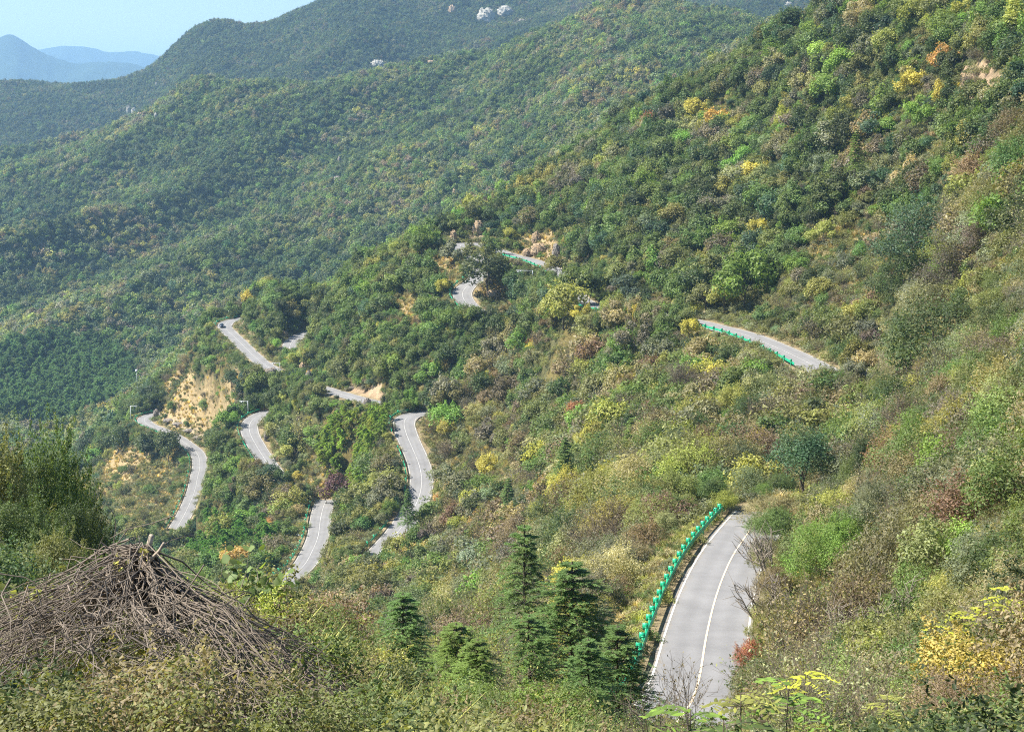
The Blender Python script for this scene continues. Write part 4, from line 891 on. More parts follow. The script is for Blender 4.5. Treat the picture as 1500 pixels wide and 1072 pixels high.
layer(100, 330, 1.6, 0.8, 1.7, -100, 1640, 30, zone_mid, lambda u, v, X, Y, z: np.where(g0.uniform(0, 1, len(u)) < 0.7, 'shrub', 'dry_shrub'), h_mid, 8, road_gap=0.3, steep=0.8)
def screens():
    A = []
    for nm, r in ROADS.items():
        C = r['C']; u, v, d = proj(C); vis = np.zeros(len(C), bool)
        for n2, a, b in VIS:
            if n2 != nm: continue
            i0 = int(np.hypot(u-a[0], v-a[1]).argmin()); i1 = int(np.hypot(u-b[0], v-b[1]).argmin())
            vis[min(i0, i1):max(i0, i1)+1] = True
        for i in np.nonzero(~vis)[0]:
            if g0.uniform() < 0.35: continue
            R = g0.uniform(1.5, 2.3)*(1.35 if C[i][1] < 262 and C[i][1] > 170 else 1)
            for row, q in ((0, 0.75), (1, 0.9), (2, 0.55), (3, 1.0)):
                sgn = 1 if r['N'][i][1] < 0 else -1          # the side nearer to the eye
                if row == 2: sgn = -sgn
                p = C[i]+r['N'][i]*sgn*(r['w']/2+0.9+R*(0.45 if row in (0, 2) else 1.6 if row == 1 else 3.0))+g0.normal(size=3)*0.5
                A.append((p[0], p[1], R, R*q*3.0))
    A = np.array(A); A = A[(A[:, 1] > 60)]; z = ground_at(A[:, 0], A[:, 1]); D, _ = road_near(A[:, 0], A[:, 1], 12)
    k = (D > 0.7) & ~blocks_view(A[:, 0], A[:, 1], z, A[:, 2], A[:, 3]); A = A[k]; z = z[k]; u, v, _ = proj(np.stack([A[:, 0], A[:, 1], z], 1))
    zone = zone_mid(u, v, A[:, 0], A[:, 1]); add_plants(A[:, 0], A[:, 1], z, A[:, 2], A[:, 3], np.full(len(A), 'tree', dtype='<U9'), pick_tint(zone, A[:, 0], A[:, 1], 9))
screens()
def zone_fg(u, v, X, Y): return np.where((u > 880), 'fgr', np.where((u < 260) & (Y > 26), 'left', 'fgl')).astype('<U8')
def kind_fg(u, v, X, Y, zone):
    r = g0.uniform(0, 1, len(u)); k = np.full(len(u), 'shrub', dtype='<U9'); k[(zone == 'fgr') & (r > 0.72)] = 'dry_shrub'; k[(zone == 'fgl') & (r > 0.93)] = 'dry_shrub'
    k[(zone == 'left') & (r < 0.35)] = 'tree'; return k
layer(27, 62, 1.55, 0.7, 1.45, -150, 1680, 26, zone_fg, kind_fg, h_mid, 5, road_gap=0.5)
layer(6.2, 15, 0.58, 0.24, 0.74, -150, 1650, 27, zone_fg, kind_fg, h_mid, 1.2)
layer(15, 27, 0.80, 0.35, 1.0, -150, 1650, 28, zone_fg, kind_fg, h_mid, 2.0)
for k in PL: PL[k] = np.concatenate(PL[k])
# ------------------------------------------------------------------ drop what would stand inside the heap of dead vines or right under the lens
u_, v_, d_ = proj(np.stack([PL['X'], PL['Y'], PL['z']], 1))
HEAP = (pt(205, 880, 8.8)[0], 8.8)
bad = (PL['Y'] < 13) & (np.hypot(PL['X']-HEAP[0], (PL['Y']-HEAP[1])*0.8) < 1.25)
ut_, vt_, _ = proj(np.stack([PL['X'], PL['Y'], PL['z']+PL['H']], 1))
# skyline of the near brush as in the photograph
SKY_U = [-150, 0, 60, 130, 170, 215, 300, 380, 430, 480, 560, 640, 720, 800, 880, 930, 965, 1000, 1060, 1100, 1130, 1200, 1300, 1400, 1500, 1700]
SKY_V = [780, 805, 830, 850, 860, 870, 862, 852, 866, 895, 975, 1000, 1005, 1008, 1005, 1015, 1030, 1062, 1040, 985, 950, 930, 900, 880, 870, 820]
sk = np.interp(u_, SKY_U, SKY_V)
sk = np.where((PL['Y'] < 12.5) & (u_ < 430), np.maximum(sk, np.interp(u_, [-100, 0, 120, 300, 400], [960, 985, 1030, 1030, 960])), sk)
near = (PL['Y'] < 27) & (vt_ < sk)
PLs = np.where(near, np.clip((sk-v_)/(vt_-v_+1e-6), 0.0, 1), 1.0)     # brush on the crest stays lower there
bad |= (PL['Y'] < 13.5) & (u_ > 450)
bad |= (u_ < 400) & (PL['Y'] < 12.2) & (v_ < np.interp(u_, [-100, 0, 200, 400], [960, 985, 1020, 980]))
bad |= (np.hypot(PL['X']-HEAP[0], (PL['Y']-HEAP[1])*0.8) < 1.9) & (np.random.default_rng(3).uniform(0, 1, len(u_)) < 0.5)
bad |= near & (PLs < 0.45); PL['R'] = PL['R']*PLs; PL['H'] = PL['H']*PLs
SKL_V = np.interp(u_, [-150, 0, 60, 100, 150, 180, 400, 600, 900, 1100, 1500], [600, 632, 640, 690, 790, 860, 880, 800, 860, 700, 0])
bad |= (PL['Y'] >= 27) & (PL['Y'] < 75) & (vt_ < SKL_V) & (u_ < 1000)
for k in PL: PL[k] = PL[k][~bad]

# ------------------------------------------------------------------ trees and shrubs the photograph singles out
def land_at(u, v, y0, y1, wide=False):
    Ys = np.linspace(y0, y1, 500); P = np.array([pt(u, v, y) for y in Ys]); g = ground_at(P[:, 0], Ys); uu, vv, _ = proj(np.stack([P[:, 0], Ys, g], 1))
    i = int(np.abs(vv-v).argmin())
    if abs(vv[i]-v) > 12 and y0 > 60 and not wide: return land_at(u, v, y0*0.7, y1*1.5, True)
    return P[i, 0], Ys[i], float(g[i])
SPECIAL = []   # (kind, X, Y, z, R, H, tint, label)
def special(kind, u, v, w, y0, y1, tint, label, hr=1.75, extra=0.42):
    X, Y, z = land_at(u, v+w*extra, y0, y1); R = w*Y/F/2*1.12; SPECIAL.append((kind, X, Y, z, R, R*hr*1.1, tint, label))
special('tree', 713, 398, 78, 455, 500, 'dark green', "large round dark green tree between the top hairpin and the small upper bend", 1.3)
special('tree', 842, 425, 54, 412, 440, 'green', "green tree hiding the road right of the upper camera pole")
special('tree', 814, 406, 36, 440, 462, 'olive', "olive tree just right of the upper camera pole's foot")
special('tree', 864, 440, 40, 385, 405, 'dark green', "dark tree in front of the dark shaded cliff")
special('tree', 724, 364, 30, 498, 512, 'green', "green tree hiding the road left of the tan rock face")
special('tree', 700, 372, 36, 495, 520, 'olive', "olive tree on top of the large round tree by the top hairpin")
special('tree', 665, 374, 40, 500, 535, 'grey green', "grey green tree on the straw slope left of the top hairpin")
special('tree', 1090, 420, 84, 300, 340, 'bright green', "bright green tree standing above the straight pale road")
special('tree', 1062, 440, 44, 300, 340, 'yellow green', "yellow green tree at the left foot of the bright green one above the straight road")
special('tree', 1345, 360, 120, 150, 215, 'deep blue green', "largest deep green tree on the right hillside, glossy leaves", 1.6)
special('tree', 1330, 420, 92, 140, 190, 'dark green', "dark green tree with shade under it right below the largest one", 1.6)
special('tree', 1178, 692, 104, 118, 150, 'deep blue green', "dark glossy evergreen tree right of the bend where the near road vanishes", 1.7)
special('tree', 1215, 800, 122, 88, 110, 'bright green', "wide bright green tree over dark shade right of the near road", 1.4)
special('tree', 1300, 740, 90, 84, 118, 'grey green', "pale grey green tree right of the wide bright green tree", 1.4)
special('tree', 1230, 650, 70, 130, 170, 'dark green', "dark green tree above the glossy evergreen by the near bend", 1.5)
special('tree', 1375, 500, 130, 112, 150, 'dark green', "broad dark green tree by the ravine at the right", 1.5)
special('dry_tree', 1328, 628, 96, 100, 140, 'brown', "reddish brown leafy tree by the ravine on the right")
special('dry_tree', 880, 792, 112, 84, 110, 'brown', "round brown half bare tree left of the near road")
special('dry_tree', 1010, 560, 60, 230, 300, 'mauve brown', "pale trunked half bare tree below the straight road")
special('tree', 845, 612, 40, 250, 330, 'rust red', "small rust red tree in the middle of the slope")
special('tree', 863, 655, 46, 220, 290, 'yellow', "small bright yellow tree below the rust red one")
special('tree', 835, 728, 70, 170, 230, 'yellow', "wide yellow tree left above the round brown tree")
special('tree', 800, 758, 54, 160, 215, 'yellow', "low yellow tree beside the wide yellow one, farther left")
special('tree', 1072, 600, 56, 200, 260, 'yellow green', "yellow green tree in the slope below the straight road")
special('tree', 990, 625, 50, 210, 270, 'bright green', "bright green tree right of the slender fir on the slope")
special('tree', 1110, 660, 50, 165, 210, 'yellow', "pale yellow tree above the end of the near guardrail")
special('tree', 478, 728, 24, 385, 425, 'yellow', "yellow tree at the head of the road with the signboard")
special('tree', 500, 722, 52, 400, 440, 'purple', "dark purple leaved tree right of the yellow one by the signboard road")
special('tree', 430, 700, 24, 400, 460, 'yellow', "yellow tree left of the bamboo grove in the middle")
special('tree', 1385, 92, 46, 250, 320, 'orange', "orange tree high on the right hillside")
special('tree', 1338, 132, 44, 240, 310, 'yellow', "yellow tree left below the orange one on the right hillside")
special('tree', 1388, 145, 42, 230, 300, 'yellow', "yellow tree right below the orange one on the right hillside")
special('tree', 1245, 158, 30, 290, 360, 'yellow green', "yellow green tree left of the yellow trees on the right hillside")
special('tree', 1240, 208, 44, 270, 330, 'dark green', "dark pointed tree below the middle of the right ridge", 2.4)
special('tree', 1300, 262, 52, 220, 280, 'deep blue green', "layered blue green tree above the biggest hillside tree", 1.2)
special('tree', 1205, 345, 36, 260, 320, 'yellow green', "yellow green tree above the dry hillside bushes")
special('tree', 1110, 345, 36, 320, 380, 'yellow', "pale yellow tree above the bright green roadside tree")
special('tree', 1002, 282, 18, 400, 460, 'orange', "tiny orange tree in the green right hillside")
special('tree', 1115, 236, 20, 360, 420, 'rust red', "tiny reddish tree in the middle of the right hillside")
special('tree', 826, 455, 66, 400, 440, 'yellow green', "large yellow green tree below the camera pole")
special('tree', 850, 460, 28, 385, 420, 'yellow', "yellow tree below the dark cliff at the road")
special('tree', 648, 425, 24, 470, 500, 'yellow', "yellow tree left of the small upper bend")
special('tree', 1010, 487, 31, 320, 345, 'yellow', "yellow tree at the left end of the straight road")
special('tree', 655, 632, 28, 370, 400, 'yellow', "yellow tree right of the S shaped road")
special('tree', 715, 685, 34, 290, 350, 'yellow', "small yellow tree well right of the S shaped road")
special('tree', 650, 700, 44, 345, 372, 'grey green', "grey green tree at the right edge of the S shaped road")
special('tree', 248, 662, 44, 556, 572, 'dark green', "dark round tree hanging below the lower road, right of its twin", 1.9)
special('tree', 215, 655, 40, 590, 612, 'dark green', "dark round tree below the lower road, left of its twin", 1.9)
special('tree', 172, 650, 40, 640, 690, 'dark green', "dark round tree below the leftmost hairpin at the edge of the spur", 1.9)
special('tree', 285, 565, 46, 640, 665, 'dark green', "large dark tree in the straw slope above the lower road", 1.8)
special('tree', 340, 560, 34, 590, 625, 'dark green', "dark tree right of the large one in the straw slope", 1.6)
special('tree', 318, 640, 36, 545, 570, 'dark green', "dark tree right of the lower road's bend", 1.6)
special('tree', 960, 470, 40, 345, 365, 'mauve brown', "mauve brown tree above the rail at the middle right")
special('tree', 720, 640, 46, 340, 400, 'mauve brown', "mauve brown tree in the slope right of the S shaped road")
special('tree', 930, 500, 56, 330, 350, 'mauve brown', "wide mauve brown tree below the rail in the middle right")
for (u, v, w_, y, t, lab) in [(-20, 735, 170, 52, 'olive', "olive tree cut by the left edge, topmost of the near trees there"), (62, 725, 150, 56, 'green', "green tree near the left edge with its top against the bamboo wood"), (112, 800, 120, 50, 'dark green', "dark green tree at the right border of the near left trees"), (18, 815, 150, 44, 'green', "green tree low at the left edge above the bare canes"),
     (78, 845, 120, 42, 'olive', "olive tree above the left shoulder of the vine heap"), (145, 868, 80, 40, 'green', "small green tree left of the cut stakes, beyond the heap"), (100, 745, 90, 58, 'yellow green', "yellow green tree between the taller near left trees")]:
    X, _, _ = pt(u, v, y); z = float(ground_at(X, y)); R = w_*y/F/2; H = pt(u, v-w_*0.55, y)[2]-z; SPECIAL.append(('close', X, float(y), z, R, max(H, R*1.5), t, lab))
for (u, v, w_, y, t, lab) in [(1130, 785, 84, 137, 'green', "green bush overhanging the right edge of the near road, topmost"), (1128, 822, 62, 124, 'olive', "olive bush overhanging the right edge of the near road below the topmost green one"), (1130, 768, 84, 145, 'tan', "tan bush at the right where the near road vanishes"), (1142, 735, 66, 169, 'green', "green bush behind the tan one where the near road vanishes"),
     (1130, 858, 58, 113, 'brown', "brown bush at the right edge of the near road, midway"), (1118, 925, 46, 99, 'yellow green', "yellow green bush at the right edge of the near road, lowest but one"), (1105, 965, 60, 88, 'rust red', "reddish brown bush at the lower right edge of the near road"), (1100, 1010, 70, 80, 'olive', "olive bush at the lower right edge of the near road, lowest"), (1135, 895, 60, 104, 'tan', "tan bush just above the lowest bushes right of the near road")]:
    X, _, _ = pt(u, v, y); z = float(ground_at(X, y)); R = w_*y/F/2; H = pt(u, v-w_*0.5, y)[2]-z; SPECIAL.append(('close', X, float(y), z, R, max(H, R*1.2), t, lab))
FIRS = [(590, 868, 27, 'near'), (668, 912, 25, 'near'), (838, 822, 34, 'near'), (768, 768, 47, 'near'), (700, 935, 24, 'near'), (775, 900, 32, 'near'), (862, 935, 26, 'near'), (530, 925, 33, 'near'), (905, 915, 31, 'near'),
        (597, 716, 337, 'mid'), (925, 612, 232, 'mid'), (828, 640, 232, 'mid'), (745, 700, 270, 'mid'), (1255, 190, 330, 'mid')]
FL = ["fir with dead brown lower branches in the foreground, the one with a bare stem", "bright green young fir right of the fir with the bare stem", "tall dark fir left of the near guardrail's end", "dark fir behind the nearest firs, left of the tallest one",
      "low young fir near the bottom edge, in the middle", "green fir between the young fir and the tall dark fir", "ragged fir with orange dead sprays at the left of the near road", "small fir at the far left of the foreground firs", "fir nearest to the near guardrail's lower end",
      "dark fir standing at the foot of the S shaped road", "slender dark fir right of the small yellow tree", "narrow grey fir left of the small yellow tree", "small fir in the slope below the mauve brown tree", "dark fir on the right hillside"]
ME_FIRN = []; ME_FIRM = []
for i in range(3):
    wd, fol = conifer_parts(500+i, 4.6, 1.45, 19, 7, 13, 30, 0.066); ME_FIRN.append((mesh_arrays("trunk", *join(wd), [M_BARK]), foliage_mesh("needle_crown", fol), 4.6))
for i in range(2):
    wd, fol = conifer_parts(510+i, 8.0, 2.2, 18, 7, 9, 14, 0.30); ME_FIRM.append((mesh_arrays("trunk", *join(wd), [M_BARK]), foliage_mesh("needle_crown", fol), 8.0))
def dead_branches(seed, H):
    g = np.random.default_rng(seed); parts = []; tips = []
    for i in range(12):
        th = g.uniform(0, 6.28); z = H*g.uniform(0.08, 0.42); q = H*g.uniform(0.12, 0.24); a = np.array([0, 0, z]); b = a+np.array([math.cos(th)*q, math.sin(th)*q, -0.1*q])
        parts.append(branch(g, a, b, 0.012, 0.004, 4, 0.04, 4))
        for _ in range(5):
            s = a+(b-a)*g.uniform(0.3, 1); e = s+unit(b-a+g.normal(size=3)*q*0.5)*q*0.35; parts.append(branch(g, s, e, 0.005, 0.002, 2, 0, 3)); tips += [s, e, (s+e)/2]
    tips = np.array(tips); C = tips[g.integers(0, len(tips), 260)]+g.normal(size=(260, 3))*0.04
    return mixed_mesh("dead_branches", parts, leaves(C, g.normal(size=C.shape), 0.08, 0.3, g, g.uniform(0, 1, 260)))
fir_pos = []
for i, ((u, vt, Y, lod), lab) in enumerate(zip(FIRS, FL)):
    p = pt(u, vt, Y); g_ = float(ground_at(p[0], Y)); H = max(p[2]-g_, 1.5); H = min(H, 9.5 if lod == 'mid' else 7)
    tr, cr, h0 = (ME_FIRN if lod == 'near' else ME_FIRM)[i % (3 if lod == 'near' else 2)]
    s = H/h0; sx = min(s, 1)*((1.2, 1.5, 1.35)[i % 3] if lod == 'near' else 1.0)
    root = put("fir_tree", None, loc=(p[0], Y, p[2]-H), rot=(0, 0, i*1.7), scale=(sx, sx, s), label=lab, category="fir tree", group="firs on the slope")
    put("trunk", tr, root)
    c = put("needle_crown", cr, root); c['tint'] = [(0.125, 0.205, 0.070), (0.165, 0.235, 0.065), (0.115, 0.185, 0.060)][i % 3]
    if i in (0, 2, 6, 8):
        b = put("dead_branches", dead_branches(530+i, h0), root, label="brown dead lower branches"); b['tint'] = (0.42, 0.19, 0.08)
    fir_pos.append((p[0], Y, g_, sx*1.3, H))

# bamboo groves: every plume a plant of its own
BAM = [(bamboo_parts(540+i, 7.5, 1500, 0.55)) for i in range(4)]
M_CULM = simple("bamboo_culm", (0.12, 0.18, 0.04), 0.5)
ME_BAM = [(mesh_arrays("culm", *w_[0], [M_CULM]), foliage_mesh("leaf_plume", f_)) for w_, f_ in BAM]
def grove(cu, cv, ru, rv, y0, y1, n, tint, where, seed, hs=1.0):
    g = np.random.default_rng(seed); out = []; tries = 0
    while len(out) < n and tries < n*60:
        tries += 1
        Y = g.uniform(y0, y1); u = cu+g.uniform(-ru, ru); p = pt(u, cv, Y); z = float(ground_at(p[0], Y)); uu, vv, _ = proj(np.array([p[0], Y, z])); H = 7.5*hs*g.uniform(0.75, 1.15)
        vc = vv-H*0.6*F/Y
        if ((uu-cu)/ru)**2+((vc-cv)/rv)**2 > 1: continue
        A = [np.array([q]) for q in (p[0], Y, z)]
        D, _h = road_near(A[0], A[1], 12)
        if D[0] < 1.0 or blocks_view(A[0], A[1], A[2], np.array([1.5]), np.array([H]))[0]: continue
        if out and min(math.hypot(p[0]-o[0], Y-o[1]) for o in out) < 1.1: continue
        out.append((p[0], Y, z, H))
    return [(x, Y, z, H, tint, where) for x, Y, z, H in out]
BB = grove(528, 650, 62, 62, 395, 455, 120, (0.165, 0.235, 0.038), "in the grove left of the S shaped road", 1)
BB += grove(318, 778, 84, 42, 330, 480, 110, (0.095, 0.195, 0.034), "in the grove below the lower road", 2)
BF = grove(85, 560, 120, 78, 900, 1120, 900, (0.095, 0.17, 0.06), "", 3, 1.5)

# ------------------------------------------------------------------ which plants show largest: a small painter's test, nearest first
clear = []
for (k, X, Y, z, R, H, t, l) in SPECIAL: clear += [(X, Y, R*1.0), (X*(1-R*1.3/Y), Y-R*1.3, R*0.8)]
for (X, Y, z, R, H) in fir_pos: clear.append((X, Y, max(0.9, R*0.9)))
for (X, Y, z, H, t, w_) in BB: clear.append((X, Y, 1.9))
for (X, Y, z, H, t, w_) in BF: clear.append((X, Y, 3.0))
for o in COL.objects:
    if o.get('category') == 'rock': clear.append((o.location.x, o.location.y-o.dimensions.x*0.2, o.dimensions.x*0.5+0.5))
clear = np.array(clear); keep = np.ones(len(PL['X']), bool)
for s in range(0, len(PL['X']), 3000):
    k = slice(s, s+3000); d = np.hypot(PL['X'][k, None]-clear[None, :, 0], PL['Y'][k, None]-clear[None, :, 1]); keep[k] = ~(d < clear[None, :, 2]+PL['R'][k, None]*0.25).any(1)
for k in PL: PL[k] = PL[k][keep]
order = np.argsort(PL['Y']); GW, GH = 750, 536; filled = np.zeros((GH, GW), bool); shown = np.zeros(len(order))
cu, cv, _ = proj(np.stack([PL['X'], PL['Y'], PL['z']+PL['H']*0.55], 1)); rx = PL['R']*F/PL['Y']/2*0.9; ry = PL['H']*F/PL['Y']/4*0.95
spx = {}
for i in order:
    if PL['Y'][i] > 700: break
    x0 = int(cu[i]/2-rx[i]); x1 = int(cu[i]/2+rx[i])+1; y0 = int(cv[i]/2-ry[i]); y1 = int(cv[i]/2+ry[i])+1
    a0, a1, b0, b1 = max(0, x0), min(GW, x1), max(0, y0), min(GH, y1)
    if a0 >= a1 or b0 >= b1: continue
    yy, xx = np.mgrid[b0:b1, a0:a1]; m = ((xx-cu[i]/2)/max(rx[i], .5))**2+((yy-cv[i]/2)/max(ry[i], .5))**2 <= 1
    sub = filled[b0:b1, a0:a1]; shown[i] = (m & ~sub).sum(); sub |= m

# ------------------------------------------------------------------ telling them apart in words
MARK = [("the near guardrail", 1000, 850), ("the bend of the near road", 1115, 735), ("the straight pale road", 1125, 505), ("the dark shaded cliff", 870, 440), ("the tan rock face", 785, 362), ("the top hairpin", 685, 362),
 ("the small upper bend", 680, 432), ("the upper camera pole", 778, 405), ("the car's hairpin", 330, 474), ("the short upper road piece", 430, 497), ("the hilltop road", 375, 525), ("the S shaped road", 612, 665),
 ("the white signboard", 440, 795), ("the signboard road", 465, 770), ("the small middle bend", 370, 640), ("the leftmost hairpin", 212, 615), ("the lower road's bend", 291, 680), ("the lower road's end", 265, 758),
 ("the middle bamboo grove", 528, 650), ("the lower bamboo grove", 318, 775), ("the rust red tree", 845, 612), ("the slender dark fir", 925, 645), ("the round brown tree", 880, 790), ("the wide yellow tree", 835, 730),
 ("the reddish brown tree", 1328, 625), ("the wide bright green tree", 1215, 800), ("the glossy evergreen", 1172, 700), ("the biggest hillside tree", 1345, 360), ("the orange tree", 1385, 92), ("the bright green roadside tree", 1090, 420),
 ("the heap of dead vines", 210, 890), ("the cut stakes", 215, 805), ("the fir with a bare stem", 590, 920), ("the tall dark fir", 838, 870), ("the bottom left corner", 0, 1072), ("the bottom right corner", 1500, 1072), ("the middle of the bottom edge", 750, 1072),
 ("the right edge's middle", 1500, 600), ("the straw slope of the spur", 595, 468), ("the purple tree", 500, 720), ("the compound leaves", 1050, 1030), ("the top right corner", 1500, 0), ("the right ridge's middle", 1000, 140),
 ("the right ridge's top", 1240, 15), ("the grassy hillside gap", 1440, 120), ("the left edge's middle", 0, 690), ("the dry hillside bushes", 1220, 400), ("the crest above the hilltop road", 400, 415), ("the spur's crest", 580, 385),
 ("the yellow hillside trees", 1340, 145), ("the tiny orange hillside tree", 1002, 282), ("the sprig of yellow leaves", 1440, 890), ("the ravine", 1270, 560), ("the layered blue green tree", 1300, 262)]
MU = np.array([[a[1], a[2]] for a in MARK], float)
ORD = ["first", "second", "third", "fourth", "fifth", "sixth", "seventh", "eighth", "ninth", "tenth", "eleventh", "twelfth", "thirteenth", "fourteenth", "fifteenth", "sixteenth", "seventeenth", "eighteenth", "nineteenth", "twentieth"]
def describe(items):
    short = lambda s: s.replace(' and left of', ' left of').replace(' and right of', ' right of')
    """items: (object, adjective noun phrase, u, v, width px); sets a label that fits one of them only"""
    by = {}
    for it in items:
        o, ph, u, v, w_ = it; d = np.hypot(MU[:, 0]-u, MU[:, 1]-v); k = int(d.argmin()); du = u-MU[k, 0]; dv = v-MU[k, 1]
        rel = ("right of" if du > 0 else "left of") if abs(du) > abs(dv)*1.4 else ("below" if dv > 0 else "above") if abs(dv) > abs(du)*1.4 else (("below and " if dv > 0 else "above and ")+("right of" if du > 0 else "left of"))
        dist = "close " if d[k] < 42 else "" if d[k] < 95 else "well "
        by.setdefault("%s %s%s %s" % (ph, dist, rel, MARK[k][0]), []).append(it)
    for base, L in by.items():
        if len(L) == 1: L[0][0]['label'] = base; continue
        if len(L) > 10 and len(base.split()) < 14:
            L.sort(key=lambda q: q[3]); m = -(-len(L)//10); n = -(-len(L)//m); nm_ = {2: ("upper row", "lower row"), 3: ("top row", "middle row", "bottom row")}.get(m, ["row %s" % ORD[j] for j in range(m)])
            for j in range(m):
                S = sorted(L[j*n:(j+1)*n], key=lambda q: q[2])
                for i, q in enumerate(S): q[0]['label'] = base+", %s, %s from left" % (nm_[j], ORD[i])
            continue
        L.sort(key=lambda q: q[2])
        for i, q in enumerate(L):
            q[0]['label'] = (base if len(base.split()) < 14 else short(base))+(", leftmost" if i == 0 else ", rightmost" if i == len(L)-1 else ", %s from left" % ORD[min(i, 19)])
ITEMS = []
def jit(t, g, s=0.16): return tuple(np.clip(np.array(t)*np.exp(g.normal(size=3)*s*0.45+g.normal()*s), 0.005, 0.8).tolist())
gi = np.random.default_rng(77)
def add_tree(lib, X, Y, z, R, H, tint, rot, group, label=None, cat="tree", name="broadleaf_tree"):
    s = R/lib['R']; root = put(name, None, loc=(X, Y, z-0.1), rot=(0, 0, rot), scale=(s, s, H/lib['H']), category=cat, group=group)
    if label: root['label'] = label
    put("trunk", lib['trunk'], root); c = put("crown", lib['crown'], root); c['tint'] = jit(tint, gi, 0.08 if label else 0.16); return root
DRY_TREE = dry_mesh("branches_and_leaves", 610, 4.6, 2.7, 20, 8, 8, 0.035, 5200, 0.12)
for (k, X, Y, z, R, H, t, l) in SPECIAL:
    if k == 'dry_tree':
        s = R/2.7; o = put("half_bare_tree", DRY_TREE, loc=(X, Y, z-0.1), rot=(0, 0, gi.uniform(0, 6)), scale=(s, s, s*0.95), category="tree", group="trees on the slopes", label=l); o['tint'] = TINT[t]; continue
    add_tree(LIB['close'][len(l) % 2] if (k == 'close' or Y < 135) else LIB['near' if Y < 290 else 'mid'][int(gi.integers(0, 4))], X, Y, z, R, H, TINT[t], gi.uniform(0, 6.3), "trees on the slopes", l)
SZ = lambda w_, a, b: "small " if w_ < a else "large " if w_ > b else ""
done = np.zeros(len(PL['X']), bool)
for kd, nm, cat, grp, cap in (('tree', 'broadleaf_tree', 'tree', 'trees on the slopes', 240), ('shrub', 'shrub', 'shrub', 'shrubs on the slopes', 290), ('dry_shrub', 'dry_shrub', 'dry shrub', 'dry twiggy shrubs on the slopes', 290)):
    idx = np.nonzero((PL['kind'] == kd) & (shown > 3))[0]; idx = idx[np.argsort(-shown[idx])][:cap]
    for i in idx:
        X, Y, z, R, H, t = [float(PL[q][i]) for q in ('X', 'Y', 'z', 'R', 'H')]+[int(PL['tint'][i])]
        wpx = R*2*F/Y; hue = TN[t]; done[i] = True
        if kd == 'tree':
            o = add_tree(LIB['near' if Y < 240 else 'mid'][int(gi.integers(0, 4))], X, Y, z, R, H, TINT[hue], gi.uniform(0, 6.3), grp); ph = SZ(wpx, 30, 52)+hue+" tree"
        else:
            key = {'shrub': 'shrub_', 'dry_shrub': 'dry_'}[kd]+('fg' if Y < 36 else 'near' if Y < 170 else 'mid'); me, r0, h0 = LIB[key][int(gi.integers(0, len(LIB[key])))]
            s = R/r0; o = put(nm if Y >= 36 else ('leafy_shrub' if kd == 'shrub' else nm), me, loc=(X, Y, z-0.04*s), rot=(0, 0, gi.uniform(0, 6.3)), scale=(s, s, H/h0), category=cat, group=grp); o['tint'] = jit(np.array(TINT[hue])*(1.2 if Y < 27 else 1.0), gi)
            ph = SZ(wpx, 40, 110)+hue+(" leafy shrub" if kd == 'shrub' else " dry shrub")
        ITEMS.append((o, ph, cu[i], cv[i], wpx))
for (X, Y, z, H, t, wh) in BB:
    i = int(gi.integers(0, 4)); s = H/7.5; root = put("bamboo", None, loc=(X, Y, z-0.1), rot=(0, 0, gi.uniform(0, 6.3)), scale=(s, s, s), category="bamboo", group="bamboo plumes "+wh)
    put("culm", ME_BAM[i][0], root); c = put("leaf_plume", ME_BAM[i][1], root); c['tint'] = jit(t, gi, 0.14)
    uu, vv, _ = proj(np.array([X, Y, z+H*0.6])); row = "top" if vv < (620 if 'left' in wh else 765) else "bottom" if vv > (675 if 'left' in wh else 795) else "middle"
    ITEMS.append((root, "bamboo plume", uu, vv, 20))
describe(ITEMS)

